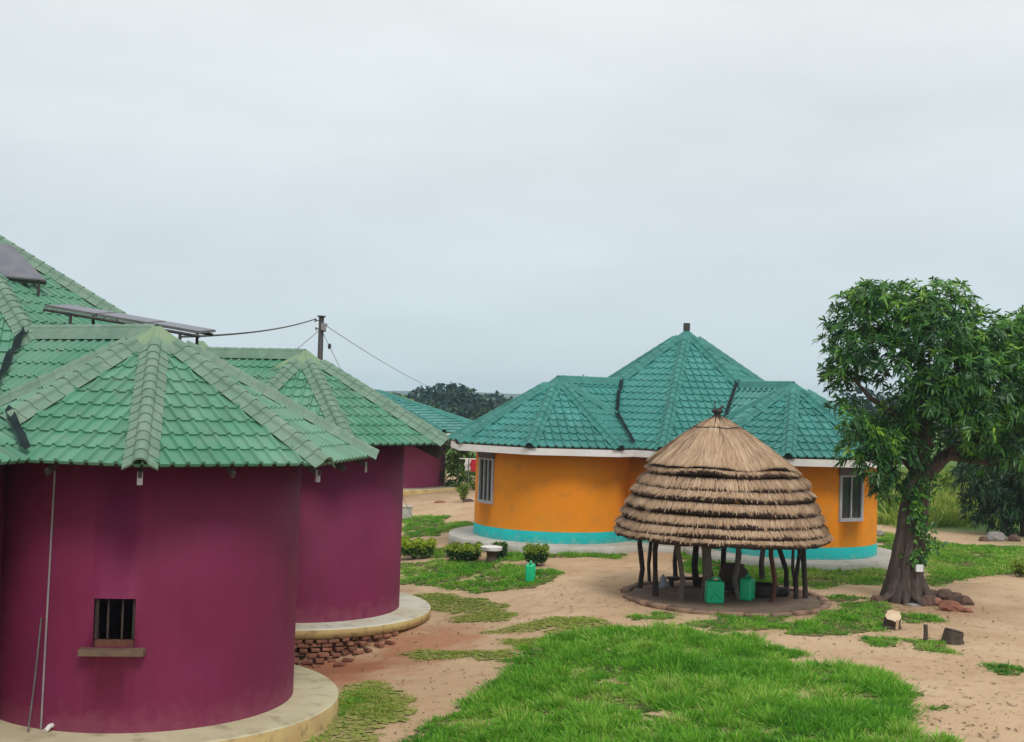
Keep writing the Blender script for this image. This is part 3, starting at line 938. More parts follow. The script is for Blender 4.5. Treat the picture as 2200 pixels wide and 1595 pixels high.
    for c, R_ in ((cl, O_RW), (cr, O_RW), ((OX, OY), 4.3)):
        MB().lathe([(R_ + 0.014, O_ZB - 0.01), (R_ + 0.014, O_ZB + 0.345), (R_ - 0.05, O_ZB + 0.352)], (c[0], c[1], 0), n=96, close=False).build('base_band', MAT['teal_band'], h, True)
    disc_plinth('plinth', cl, 3.3, O_ZB, -0.2, MAT['cement_grey'], MAT['cement_grey'], h)
    disc_plinth('plinth', cr, 3.3, O_ZB + 0.003, -0.2, MAT['cement_grey'], MAT['cement_grey'], h)
    disc_plinth('plinth', (OX, OY), 5.0, O_ZB - 0.004, -0.2, MAT['cement_grey'], MAT['cement_grey'], h)
    # small vent pipe behind the ridge
    p = at(1253, 812, 43.5)
    MB().tube([p + Vector((0, 0, -0.6)), p + Vector((0, 0, 0.12))], 0.03, 8).build('vent_pipe', MAT['pipe_grey'], h)
    p = at(1668, 824, 40.5)
    MB().tube([p + Vector((0, 0, -0.6)), p + Vector((0, 0, 0.06))], 0.05, 8).build('vent_pipe', MAT['metal_dark'], h)
    return h
orange_house()

# ------------------------------------------------------------------ solar panels on the near roof
def solar_rack(name, label, corners, legs, rails):
    """corners: near-left, near-right, far-right, far-left"""
    p = [Vector(c) for c in corners]
    base = (p[0] + p[1]) / 2
    t = tag(empty(name, base), label, 'solar panel', 'solar panels above the near roof')
    n = (p[1] - p[0]).cross(p[3] - p[0]).normalized()
    if n.z < 0: n = -n
    th = n * 0.04
    count = max(1, int(round((p[1] - p[0]).length / 1.0)))
    for k in range(count):
        a, b = k / count + 0.006, (k + 1) / count - 0.006
        q = [p[0].lerp(p[1], a), p[0].lerp(p[1], b), p[3].lerp(p[2], b), p[3].lerp(p[2], a)]
        MB().add(q + [x - th for x in q], [(0, 1, 2, 3), (7, 6, 5, 4), (0, 4, 5, 1), (1, 5, 6, 2), (2, 6, 7, 3), (3, 7, 4, 0)]).build('panel_frame', MAT['metal_grey'], t)
        c = sum(q, Vector()) / 4
        q2 = [c + (x - c) * 0.955 + n * 0.004 for x in q]
        MB().add(q2, [(0, 1, 2, 3)]).build('cell_sheet', MAT['cell'], t)
    for r0, r1 in rails:
        a = p[0].lerp(p[3], r0); b = p[1].lerp(p[2], r0)
        d = b - a
        mb = MB(); mb.tube([a - th * 2 - d * r1, b - th * 2 + d * r1], 0.03, 6); mb.build('rail', MAT['metal_dark'], t)
    for a, b in legs: MB().tube([a, b], 0.028, 6).build('leg', MAT['metal_dark'], t)
    return t

def roof_z(x, y):
    return max([r.z(x, y) for r in (lobe1, main1) if r.inside(x, y)] + [0])
def rack_legs(p0, p1, fr, far0, far1):
    out = []
    for t in fr:
        a = Vector(p0).lerp(Vector(p1), t) + Vector((0, 0, -0.06)); out.append((a, Vector((a.x, a.y, min(a.z - 0.05, roof_z(a.x, a.y))))))
        b = Vector(far0).lerp(Vector(far1), t) + Vector((0, 0, -0.06)); out.append((b, Vector((b.x, b.y, min(b.z - 0.05, roof_z(b.x, b.y))))))
    return out
_a, _b = at(95, 655, 20.2), at(431, 713, 20.2)
_c, _d = _b + Vector((0.0, 1.1, 0.093)), _a + Vector((0.0, 1.1, 0.096))
solar_rack('solar_panel_rack', 'long solar panel rack seen edge on above the green ridge', (_a, _b, _c, _d), rack_legs(_a, _b, (0.17, 0.48, 0.57, 0.87), _d, _c), [(0.0, 0.0), (0.8, 0.0)])
_a, _b = at(-150, 580, 21.6), at(101, 603, 22.0)
_d, _c = at(-170, 500, 22.4), at(26, 527, 22.7)
solar_rack('solar_panel_rack', 'grey tilted solar panel at the left edge, high on the main roof', (_a, _b, _c, _d), rack_legs(_a, _b, (0.93, 0.3), _d, _c), [(0.02, 0.0), (0.9, 0.0)])

# ------------------------------------------------------------------ leaf and blade clouds
def leaf_cloud(name, base, dirs, sides, length, width, droop, tint, mat):
    """many small leaves: six points each, bent along their length"""
    N = len(base)
    length = np.broadcast_to(np.asarray(length, float).reshape(-1, 1), (N, 1)); width = np.broadcast_to(np.asarray(width, float).reshape(-1, 1), (N, 1))
    dz = np.array([[0, 0, -1.0]]) * np.broadcast_to(np.asarray(droop, float).reshape(-1, 1), (N, 1))
    p1 = base + dirs * length * 0.4 + dz * length * 0.10
    p2 = base + dirs * length * 0.75 + dz * length * 0.38
    p3 = base + dirs * length * 0.98 + dz * length * 0.70
    V = np.stack([base, p1 - sides * width * 0.5, p1 + sides * width * 0.5, p2 - sides * width * 0.38, p2 + sides * width * 0.38, p3], 1).reshape(-1, 3)
    o = (np.arange(N) * 6)[:, None]
    F = np.concatenate([o + [[0, 2, 1]], o + [[1, 2, 4, 3]], o + [[3, 4, 5]]], 1)
    return fast_mesh(name, V, F.ravel(), np.tile([3, 4, 3], N), mat, np.repeat(tint, 6))

def unit(v): return v / np.maximum(1e-9, np.linalg.norm(v, axis=1, keepdims=True))

def rosettes(name, cen, nrm, nleaf, length, width, mat, tint, droop=0.6, spread=1.0):
    K = len(cen)
    b = np.repeat(cen, nleaf, 0); n = np.repeat(nrm, nleaf, 0)
    rnd = unit(RNG.normal(size=(K * nleaf, 3)))
    side0 = unit(np.cross(n, rnd))
    el = RNG.uniform(-0.15, 0.95, (K * nleaf, 1))
    d = unit(side0 * spread * np.cos(el) + n * np.sin(el))
    s = unit(np.cross(d, n + RNG.normal(size=n.shape) * 0.5))
    ln = length * RNG.uniform(0.5, 1.3, K * nleaf)
    t = np.clip(np.repeat(tint, nleaf) + RNG.normal(size=K * nleaf) * 0.07, 0, 1)
    return leaf_cloud(name, b + RNG.normal(size=b.shape) * 0.02, d, s, ln, width * RNG.uniform(0.8, 1.2, K * nleaf), droop * RNG.uniform(0.6, 1.3, K * nleaf), t, mat)

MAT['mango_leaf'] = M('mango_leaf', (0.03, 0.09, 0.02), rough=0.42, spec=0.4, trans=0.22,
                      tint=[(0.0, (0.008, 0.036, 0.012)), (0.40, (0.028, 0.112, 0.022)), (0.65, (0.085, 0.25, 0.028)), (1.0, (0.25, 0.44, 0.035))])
MAT['bush_leaf'] = M('bush_leaf', (0.05, 0.13, 0.02), rough=0.6, trans=0.25,
                     tint=[(0.0, (0.02, 0.055, 0.012)), (0.5, (0.06, 0.15, 0.02)), (1.0, (0.19, 0.27, 0.02))])
MAT['hedge_leaf'] = M('hedge_leaf', (0.05, 0.13, 0.02), rough=0.6, trans=0.2,
                      tint=[(0.0, (0.018, 0.05, 0.015)), (0.6, (0.045, 0.13, 0.02)), (1.0, (0.30, 0.40, 0.02))])
MAT['far_leaf'] = M('far_leaf', (0.03, 0.08, 0.03), rough=0.8, trans=0.1,
                    tint=[(0.0, (0.008, 0.028, 0.030)), (0.5, (0.016, 0.052, 0.044)), (1.0, (0.07, 0.14, 0.045))])  # blue of distant haze is mixed into these leaf colours
MAT['bark'] = M('bark', (0.058, 0.044, 0.037), (0.115, 0.086, 0.070), rough=0.95, scale=3, stretch=(4, 4, 0.8), c3=(0.05, 0.035, 0.03), scale3=5, amt3=0.8, bump=1.0, bscale=16)
MAT['bark_dark'] = M('bark_dark', (0.06, 0.045, 0.035), (0.10, 0.075, 0.055), rough=0.95, scale=3, stretch=(4, 4, 1), bump=0.8, bscale=16)

def lumpy_tube(pts, rads, n=20, flute=0.12, seed=0, sub=6):
    """trunk or limb with flutes and knots"""
    P, R = [], []
    for i in range(len(pts) - 1):
        for k in range(sub):
            t = k / sub
            P.append(Vector(pts[i]).lerp(Vector(pts[i + 1]), smooth(t) * 0.3 + t * 0.7)); R.append(rads[i] + (rads[i + 1] - rads[i]) * t)
    P.append(Vector(pts[-1])); R.append(rads[-1])
    vs, fs = [], []
    prev = Vector((1, 0, 0))
    for i, p in enumerate(P):
        d = (P[min(i + 1, len(P) - 1)] - P[max(i - 1, 0)]).normalized()
        b = d.cross(prev).normalized(); a = b.cross(d).normalized(); prev = a
        for k in range(n):
            t = 2 * pi * k / n
            f = mnoise.noise((cos(t) * 1.7 + seed, sin(t) * 1.7, p.z * 0.7)) * flute * 2 + mnoise.noise((cos(t) * 4 + seed, sin(t) * 4, p.z * 1.8)) * flute
            vs.append(p + (a * cos(t) + b * sin(t)) * R[i] * (1 + f))
    for i in range(len(P) - 1):
        for k in range(n): fs.append((i * n + k, i * n + (k + 1) % n, (i + 1) * n + (k + 1) % n, (i + 1) * n + k))
    fs.append(tuple((len(P) - 1) * n + k for k in range(n)))
    return vs, fs

def blob_points(blobs, per, shell=(0.72, 1.0), down=0.25):
    """points and outward directions on lumpy blobs (x, y, z, rx, ry, rz, density, tint)"""
    C, Nn, T = [], [], []
    for (x, y, z, rx, ry, rz, den, tn) in blobs:
        k = max(6, int(per * den * (rx * ry + rx * rz + ry * rz) / 3))
        d = unit(RNG.normal(size=(k, 3)))
        keep = (d[:, 2] > -0.55) | (RNG.random(k) < down)
        d = d[keep]; k = len(d)
        r = RNG.uniform(shell[0], shell[1], (k, 1)) ** 0.6
        lump = np.array([1 + 0.22 * mnoise.noise((a[0] * 2.3 + x, a[1] * 2.3 + y, a[2] * 2.3 + z)) for a in d])[:, None]
        C.append(np.array([[x, y, z]]) + d * r * lump * np.array([[rx, ry, rz]]))
        Nn.append(unit(d + np.array([[0, 0, 0.45]])))
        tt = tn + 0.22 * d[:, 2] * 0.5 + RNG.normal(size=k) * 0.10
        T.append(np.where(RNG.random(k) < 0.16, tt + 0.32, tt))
    return np.concatenate(C), np.concatenate(Nn), np.clip(np.concatenate(T), 0, 1)

# ------------------------------------------------------------------ mango tree
def mango():
    b = G(1945, 1292)
    Y = b.y
    t = tag(empty('mango_tree', b), 'leafy mango tree with gnarled fluted trunk beside the orange house', 'tree')
    q = lambda px, py, dy=0.0: at(px, py, Y + dy)
    tr = empty('trunk', b); put(tr, t)
    axis = [q(1936, 1318), q(1938, 1285), q(1946, 1230), q(1955, 1165), q(1964, 1095), q(1972, 1040), q(1978, 1000)]
    for k in range(4):                            # four stems grown together and wound round one another
        pts, rads = [], []
        for i, (c_, ro, rs) in enumerate(zip(axis, (0.30, 0.24, 0.18, 0.15, 0.14, 0.13, 0.10), (0.22, 0.24, 0.22, 0.20, 0.19, 0.18, 0.15))):
            an = k * pi / 2 + 0.6 + i * 0.30
            pts.append(c_ + Vector((cos(an) * ro, sin(an) * ro, 0))); rads.append(rs * (1.02 if k % 2 else 0.82))
        MB().add(*lumpy_tube(pts, rads, 22, 0.16, 1.0 + k * 7, 8)).build('main_stem', MAT['bark'], tr, True)
    for k, (a, ln) in enumerate(((-2.7, 0.9), (-1.9, 0.65), (-1.2, 0.7), (-0.4, 1.0), (0.3, 0.8), (2.6, 0.7))):
        e_ = b + Vector((cos(a) * ln, sin(a) * ln, 0)); e_.z = gz(e_.x, e_.y) - 0.05
        m_ = b + Vector((cos(a) * ln * 0.5, sin(a) * ln * 0.5, 0.16)); s_ = b + Vector((cos(a) * 0.2, sin(a) * 0.2, 0.75))
        MB().add(*lumpy_tube([s_, m_, e_], [0.13, 0.11, 0.03], 12, 0.2, k, 5)).build('root', MAT['bark'], tr, True)
    for k, (pts, rads) in enumerate((
            ([q(1958, 1075), q(1948, 1050, -0.25), q(1975, 1000, -0.3), q(1990, 935, -0.3), q(2000, 850, -0.2), q(2040, 760)], [0.15, 0.13, 0.11, 0.10, 0.07, 0.03]),
            ([q(1972, 1030), q(1982, 960, 0.1), q(1990, 880, 0.3), q(1980, 790, 0.4), q(1960, 700, 0.3)], [0.26, 0.2, 0.16, 0.10, 0.03]),
            ([q(1985, 1025), q(2025, 985, 0.2), q(2075, 950, 0.2), q(2150, 900, 0.1), q(2240, 850, 0)], [0.20, 0.16, 0.13, 0.10, 0.05]),
            ([q(1985, 950), q(1930, 895, -0.1), q(1870, 855, -0.2), q(1820, 800, -0.2)], [0.11, 0.08, 0.055, 0.02]),
            ([q(1960, 1010), q(1915, 955, -0.2), q(1870, 930, -0.4), q(1830, 915, -0.4)], [0.08, 0.06, 0.04, 0.015]),
            ([q(2030, 980), q(2090, 990, 0.2), q(2160, 1000, 0.4), q(2230, 1010, 0.5)], [0.10, 0.08, 0.06, 0.03]),
            ([q(1992, 870), q(2050, 800, -0.4), q(2110, 740, -0.4)], [0.12, 0.07, 0.03]))):
        MB().add(*lumpy_tube(pts, rads, 14, 0.10, 10 + k, 6)).build('limb', MAT['bark'], tr, True)
    s = Y / F_PX
    def bl(px, py, rpx, dy=0.0, ry=None, den=1.0, tn=0.42, fz=1.0):
        p = q(px, py, dy); r = rpx * s
        return (p.x, p.y, p.z, r, (ry or max(r, 0.9)), r * fz, den, tn)
    blobs = [bl(1852, 690, 78, 0, None, 1.0, .42), bl(1868, 640, 42, -.2, None, 1, .45), bl(1945, 660, 62, .2, None, 1.0, .45), bl(2030, 665, 66, -.3, None, 1.0, .5),
             bl(1990, 720, 95, -.7, None, 1.0, .40), bl(1825, 760, 72, 0, None, .8, .36), bl(1900, 770, 80, -.5, None, .6, .33), bl(1800, 800, 45, .1, .5, .6, .33), bl(1820, 850, 52, 0, .6, .45, .32),
             bl(2110, 735, 78, -.2, None, 1.0, .50), bl(2185, 745, 85, .2, None, 1.0, .50), bl(2265, 720, 90, 0, None, 1, .5),
             bl(2040, 800, 105, -.8, None, 1.0, .38), bl(2130, 840, 110, -.6, None, 1.0, .38), bl(2225, 850, 115, -.2, None, 1, .4), bl(2000, 850, 70, -.9, .8, .8, .40),
             bl(2080, 900, 80, -.9, .8, .8, .42), bl(1940, 880, 58, .4, .7, .5, .3), bl(2175, 935, 95, -.3, None, 1, .34), bl(2110, 960, 60, .2, .7, .8, .3),
             bl(1850, 935, 48, -.6, .5, .9, .42), bl(1900, 955, 56, -.5, .6, 1.1, .40), bl(1875, 1000, 46, -.4, .5, 1.0, .38), bl(1912, 1040, 38, -.4, .4, 1.1, .32), bl(1945, 980, 48, -.5, .5, 1.0, .34), bl(1830, 975, 30, -.5, .4, .7, .42), bl(1930, 900, 50, -.4, .5, .9, .36),
             bl(1830, 905, 32, -.7, .4, .6, .45), bl(2010, 940, 40, .6, .5, .7, .3)]
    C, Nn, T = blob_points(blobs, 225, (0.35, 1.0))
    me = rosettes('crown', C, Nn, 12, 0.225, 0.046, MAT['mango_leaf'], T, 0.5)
    link('crown', me, t)
    # ivy climbing the trunk
    k = 170
    py = RNG.uniform(1020, 1215, k); off = RNG.normal(size=k) * 16 * (0.5 + RNG.random(k))
    pts = np.array([tuple(q(1978 + o + 10 * sin(y * 0.05), y, -0.36 + RNG.uniform(-0.05, 0.05))) for y, o in zip(py, off)])
    nn = unit(np.tile([[0.1, -1.0, 0.35]], (k, 1)) + RNG.normal(size=(k, 3)) * 0.3)
    link('ivy', rosettes('ivy', pts, nn, 4, 0.11, 0.06, MAT['mango_leaf'], np.clip(RNG.normal(0.5, 0.15, k), 0, 1), 0.5), t)
    bx = q(1975, 1221, -0.46)
    o = MB().box(bx, (0.17, 0.07, 0.16), Matrix.Rotation(0.15, 3, 'Z')).build('meter_box', MAT['white_paint'])
    tag(o, 'small white box fixed to the mango trunk', 'box')
    return t
mango()

def dark_tree():
    b = G(2195, 1152); Y = b.y
    t = tag(empty('broadleaf_tree', b), 'dark low-hanging tree at the right edge behind the mango', 'tree')
    q = lambda px, py, dy=0.0: at(px, py, Y + dy)
    MB().add(*lumpy_tube([q(2205, 1165), q(2205, 1080), q(2200, 1000), q(2210, 900)], [0.25, 0.2, 0.17, 0.08], 14, 0.1, 3)).build('trunk', MAT['bark_dark'], t, True)
    s = Y / F_PX
    bl = lambda px, py, r, dy=0, den=1.0, tn=.2: (*q(px, py, dy), r * s, max(r * s, 0.9), r * s, den, tn)
    blobs = [bl(2120, 1035, 65), bl(2180, 1010, 85), bl(2115, 1085, 48), bl(2180, 1085, 62), bl(2250, 1040, 110), bl(2160, 960, 70), bl(2240, 930, 100), bl(2085, 1010, 38)]
    C, Nn, T = blob_points(blobs, 95, (0.3, 1.0), 0.8)
    link('crown', rosettes('crown', C, Nn, 11, 0.30, 0.06, MAT['mango_leaf'], T * 0.45, 0.8), t)
dark_tree()

# ------------------------------------------------------------------ thatched hut
MAT['thatch'] = M('thatch', (0.42, 0.29, 0.17), rough=0.95, spec=0.1, trans=0.08, tint=[(0.0, (0.19, 0.115, 0.078)), (0.5, (0.44, 0.295, 0.185)), (1.0, (0.64, 0.475, 0.33))],
                  c3=(0.30, 0.19, 0.13), scale3=3.0, amt3=0.4)
MAT['thatch_core'] = M('thatch_core', (0.075, 0.048, 0.038), (0.045, 0.03, 0.026), rough=1.0, scale=8, bump=0.8, bscale=30, spec=0.05)  # dark straw butts; shade between the layers is put into this colour too
MAT['mud_floor'] = M('mud_floor', (0.16, 0.11, 0.085), (0.22, 0.155, 0.11), rough=0.95, scale=2.5, c3=(0.08, 0.06, 0.05), scale3=5, amt3=0.6, bump=0.5, bscale=20)
MAT['mud_kerb'] = M('mud_kerb', (0.30, 0.19, 0.13), (0.22, 0.14, 0.10), rough=0.95, scale=4, c3=(0.12, 0.08, 0.06), scale3=8, amt3=0.6, bump=0.6, bscale=20, rand=0.15)
def hut():
    cy = 28.0
    c = at(1548, 1200, cy); cx = c.x; gz0 = gz(cx, cy)
    t = tag(empty('thatched_hut', (cx, cy, gz0)), 'open round cooking hut with layered straw thatch on crooked poles', 'hut')
    edges = [(1385, 1695, 998), (1382, 1712, 1011), (1366, 1734, 1037), (1354, 1748, 1060), (1345, 1758, 1087), (1337, 1767, 1110), (1324, 1776, 1131), (1318, 1778, 1146)]
    prof = []
    for xl, xr, y in edges:
        a, b = at(xl, y, cy), at(xr, y, cy)
        prof.append(((b - a).length / 2, (a.z + b.z) / 2))
    apex = at(1541, 893, cy); ax, az = apex.x, apex.z
    rnd = random.Random(3)
    def shape(i, th, f):
        """point of layer i at angle th, f = 0 top .. 1 edge"""
        r1, z1 = prof[i]
        if i == 0: r0, z0 = 0.06, az
        else: r0, z0 = prof[i - 1][0] - 0.10, prof[i - 1][1] - 0.085
        wob = 0.105 * mnoise.noise((cos(th) * 1.6 + i * 3.1, sin(th) * 1.6, i * 1.7)) + 0.03 * mnoise.noise((cos(th) * 6 + i, sin(th) * 6, i * 5.0))
        r = r0 + (r1 - r0) * f; z = z0 + (z1 - z0) * f
        if i == 0: z += 0.05 * sin(pi * f) + (0.02 * mnoise.noise((th * 2, f * 3, 1)))
        else: z += 0.05 * sin(pi * f); 
        z += wob * f; r += wob * 0.5 * f + 0.02 * mnoise.noise((cos(th) * 3, sin(th) * 3, f + i))
        sx = 1 - min(1.0, r / prof[0][0])
        return Vector((cx + (ax - cx) * sx + r * cos(th), cy + r * sin(th), z))
    n = 120
    for i in range(len(prof)):
        lay = empty('thatch_layer', (cx, cy, prof[i][1])); put(lay, t)
        vs, fs = [], []
        rows = 8 if i == 0 else 4
        for j in range(rows + 1):
            for k in range(n): vs.append(shape(i, 2 * pi * k / n, j / rows))
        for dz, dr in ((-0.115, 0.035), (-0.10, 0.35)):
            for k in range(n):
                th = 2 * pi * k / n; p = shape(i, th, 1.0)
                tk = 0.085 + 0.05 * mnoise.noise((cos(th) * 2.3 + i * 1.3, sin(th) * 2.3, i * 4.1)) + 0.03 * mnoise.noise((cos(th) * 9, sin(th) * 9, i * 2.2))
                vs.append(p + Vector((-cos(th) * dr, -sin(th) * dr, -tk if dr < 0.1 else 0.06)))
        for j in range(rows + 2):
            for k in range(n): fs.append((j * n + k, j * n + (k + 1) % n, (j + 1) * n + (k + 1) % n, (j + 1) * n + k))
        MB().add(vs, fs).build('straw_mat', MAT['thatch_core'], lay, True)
        # single straws lying down the slope
        K = 9000 if i == 0 else int(1500 * prof[i][0])
        B, D, S, Ln, Tn = [], [], [], [], []
        for _ in range(K):
            th = rnd.uniform(0, 2 * pi)
            if i == 0:
                f0 = sqrt(rnd.uniform(0.0, 0.80)); f1 = min(1.03, f0 + rnd.uniform(0.15, 0.4))
            else:
                f0 = rnd.uniform(0.0, 0.5); f1 = 1.0 + rnd.uniform(-0.10, 0.05) + 0.10 * mnoise.noise((cos(th) * 7 + i, sin(th) * 7, i * 3.3))
                if rnd.random() < 0.06: f1 += rnd.uniform(0.05, 0.3)
            a = shape(i, th, f0); b = shape(i, th + rnd.gauss(0, 0.02), f1)
            lift = rnd.uniform(0.008, 0.035)
            rad = Vector((cos(th), sin(th), 0.6)) * lift
            d = (b - a); ln = d.length
            B.append(a + rad); D.append(d / ln); S.append(Vector((-sin(th), cos(th), rnd.uniform(-0.4, 0.4)))); Ln.append(ln)
            Tn.append(min(1, max(0, 0.55 + 0.25 * mnoise.noise((cos(th) * 5, sin(th) * 5, i * 2.0)) + rnd.gauss(0, 0.17))))
        me = leaf_cloud('straw', np.array(B), np.array(D), np.array(S), np.array(Ln) / 0.98, RNG.uniform(0.014, 0.030, K), 0.02, np.array(Tn), MAT['thatch'])
        o = link('straw', me, lay); o['kind'] = 'stuff'
    # tie ring and top knot
    f = 0.30
    pts = [shape(0, a, f) + Vector((cos(a) * 0.02, sin(a) * 0.02, 0.02)) for a in np.linspace(0, 2 * pi, 49)]
    MB().tube(pts, 0.018, 6, False).build('tie_ring', MAT['dark_wood'], t, True)
    MB().lathe([(0.10, -0.12), (0.12, -0.05), (0.085, 0.0), (0.075, 0.04), (0.13, 0.07), (0.14, 0.12), (0.08, 0.15)], (ax, cy, az), n=14).build('top_knot', MAT['dark_wood'], t, True)
    MB().tube([(ax - 0.05, cy, az + 0.12), (ax - 0.07, cy, az + 0.34)], 0.012, 5).build('top_twig', MAT['dark_wood'], t)
    MB().tube([(ax + 0.02, cy, az + 0.13), (ax + 0.14, cy, az + 0.22)], 0.03, 6).build('top_twig', MAT['dark_wood'], t)
    # ring beam under the thatch, poles
    rb = prof[-1][0] - 0.42
    MB().tube([(cx + rb * cos(a), cy + rb * sin(a), prof[-1][1] + 0.06) for a in np.linspace(0, 2 * pi, 41)], 0.05, 8, False).build('ring_beam', MAT['dark_wood'], t, True)
    posts = [(1380, 1374, 1266, .055, 'd'), (1388, 1396, 1254, .045, 'd'), (1416, 1408, 1285, .065, 'd'), (1458, 1462, 1293, .06, 'g'), (1453, 1452, 1248, .06, 'd'), (1500, 1498, 1262, .07, 'd'),
             (1513, 1511, 1292, .10, 'g'), (1520, 1531, 1247, .045, 'd'), (1557, 1556, 1266, .06, 'd'), (1578, 1590, 1293, .055, 'g'), (1590, 1588, 1250, .045, 'd'), (1634, 1639, 1251, .055, 'd'), (1658, 1658, 1297, .05, 'r'),
             (1675, 1690, 1270, .055, 'd'), (1701, 1710, 1260, .04, 'd'), (1711, 1711, 1291, .05, 'd'), (1728, 1732, 1290, .06, 'd')]
    for k, (xt, xb, yb, r, m) in enumerate(posts):
        b = G(xb, yb); b.z = gz0 - 0.1
        top = at(xt, 1158, b.y); top.z = prof[-1][1] + 0.22
        m1 = b.lerp(top, 0.33) + Vector((rnd.uniform(-.09, .09), rnd.uniform(-.07, .07), 0)); m2 = b.lerp(top, 0.66) + Vector((rnd.uniform(-.09, .09), rnd.uniform(-.07, .07), 0))
        MB().add(*lumpy_tube([b, m1, m2, top], [r * 1.25, r * 1.05, r, r * 0.95], 10, 0.20, k * 3.0, 5)).build('post', MAT[{'d': 'dark_wood', 'g': 'grey_wood', 'r': 'red_wood'}[m]], t, True)
    # floor and broken mud kerb
    rk = 2.28
    fc = at(1556, 1280, cy).x
    MB().lathe([(rk, -0.15), (rk, 0.025), (rk - 0.05, 0.05), (0.2, 0.06)], (fc, cy - 0.05, gz0), n=64).build('floor', MAT['mud_floor'], t)
    for k in range(26):
        a = 2 * pi * k / 26
        if k in (7, 8, 13): continue
        L = 2 * pi * rk / 26 * rnd.uniform(0.8, 1.02)
        w_, h_ = rnd.uniform(0.16, 0.24), rnd.uniform(0.08, 0.14)
        bm = bmesh.new(); bmesh.ops.create_cube(bm, size=1.0)
        bmesh.ops.subdivide_edges(bm, edges=bm.edges[:], cuts=1, use_grid_fill=True)
        for v in bm.verts:
            v.co = Vector((v.co.x * w_, v.co.y * L, v.co.z * h_)) * (1 + 0.18 * mnoise.noise(v.co * 3 + Vector((k, 0, 0))))
        me = bpy.data.meshes.new('kerb_lump'); bm.to_mesh(me); bm.free(); me.materials.append(MAT['mud_kerb'])
        me.polygons.foreach_set('use_smooth', [True] * len(me.polygons))
        link('kerb_lump', me, t, Matrix.Translation((fc + rk * cos(a), cy - 0.05 + rk * sin(a), gz0 + 0.03)) @ Matrix.Rotation(a + rnd.uniform(-.12, .12), 4, 'Z'))
    return t, fc, cy, gz0
hut_o, HX, HY, HZ = hut()

# ------------------------------------------------------------------ jerrycans and things about the hut
MAT['can_green'] = M('can_green', (0.004, 0.52, 0.23), (0.008, 0.46, 0.21), rough=0.45, scale=6, spec=0.4)
MAT['can_lid'] = M('can_lid', (0.012, 0.22, 0.09), rough=0.5)
def rounded(sz, bev, seg=2):
    bm = bmesh.new(); bmesh.ops.create_cube(bm, size=1.0)
    for v in bm.verts: v.co = Vector((v.co.x * sz[0], v.co.y * sz[1], v.co.z * sz[2]))
    bmesh.ops.bevel(bm, geom=bm.edges[:], offset=bev, segments=seg, affect='EDGES', profile=0.6)
    return bm
def jerrycan(loc, rz, label, w=0.40, h=0.50, dp=0.27):
    t = tag(empty('jerrycan', loc), label, 'jerrycan', 'green plastic jerrycans')
    mw = Matrix.Translation(loc) @ Matrix.Rotation(rz, 4, 'Z')
    bm = rounded((w, dp, h), 0.05, 3)
    for v in bm.verts:
        v.co.z += h / 2
        if v.co.z > h * 0.95: v.co.x *= 0.94
    me = bpy.data.meshes.new('body'); bm.to_mesh(me); bm.free(); me.materials.append(MAT['can_green'])
    me.polygons.foreach_set('use_smooth', [True] * len(me.polygons))
    link('body', me, t, mw)
    for s in (-1, 1):
        mb = MB()
        x, z = w * 0.30, h * 0.30
        for a, b in (((-x, h * .5 - z), (x, h * .5 + z)), ((x, h * .5 - z), (-x, h * .5 + z))):
            mb.tube([(a[0], s * (dp / 2 - 0.003), a[1]), (0, s * (dp / 2 + 0.003), h * .5), (b[0], s * (dp / 2 - 0.003), b[1])], 0.014, 6)
        link('rib', mb.mesh('rib', MAT['can_green'], True), t, mw)
    link('handle', MB().tube([(-w * .14, 0, h - 0.01), (-w * .12, 0, h + 0.06), (w * .24, 0, h + 0.065), (w * .33, 0, h - 0.01)], 0.021, 8).mesh('handle', MAT['can_green'], True), t, mw)
    link('cap', MB().lathe([(0.032, h - 0.02), (0.032, h + 0.035), (0.026, h + 0.042)], (-w * .33, 0, 0), 12).mesh('cap', MAT['can_lid']), t, mw)
    return t
p = G(1534, 1300); jerrycan((p.x, p.y, HZ + 0.055), 0.05, 'green jerrycan standing square to us on the hut floor edge')
p = G(1605, 1293); jerrycan((p.x, p.y, HZ + 0.058), 1.1, 'green jerrycan turned edge on behind a thin hut pole')
p = G(1139, 1250); jerrycan((p.x, p.y, gz(p.x, p.y)), 1.45, 'green jerrycan alone on the lawn beside a clipped shrub', 0.37, 0.44, 0.22)

MAT['pot'] = M('pot', (0.02, 0.018, 0.018), (0.05, 0.04, 0.038), rough=0.7, scale=5)
MAT['clay'] = M('clay', (0.07, 0.05, 0.045), (0.11, 0.075, 0.06), rough=0.9, scale=5, bump=0.4)
MAT['clear_plastic'] = M('clear_plastic', (0.42, 0.45, 0.50), (0.30, 0.33, 0.38), rough=0.25, scale=9, spec=0.5)
p = G(1585, 1285)
o = MB().lathe([(0.22, 0.0), (0.34, 0.12), (0.37, 0.34), (0.33, 0.52), (0.22, 0.62), (0.23, 0.66), (0.10, 0.68)], (p.x, p.y + 0.55, HZ + 0.05), 24).build('water_pot', MAT['clay'], None, True)
tag(o, 'large dark clay water pot inside the thatched hut', 'pot')
p = G(1640, 1287)
o = MB().lathe([(0.28, 0.0), (0.36, 0.05), (0.37, 0.26), (0.34, 0.28), (0.33, 0.22)], (p.x, p.y + 0.15, HZ + 0.05), 24).build('cooking_pot', MAT['pot'], None, True)
tag(o, 'wide black cooking pot on the hut floor beside the reddish pole', 'pot')
p = G(1676, 1284)
o = MB().lathe([(0.16, 0.0), (0.21, 0.05), (0.21, 0.17), (0.19, 0.18)], (p.x, p.y, HZ + 0.05), 20).build('cooking_pot', MAT['pot'], None, True)
tag(o, 'small black cooking pot near the right-hand poles of the hut', 'pot')
p = G(1424, 1268)
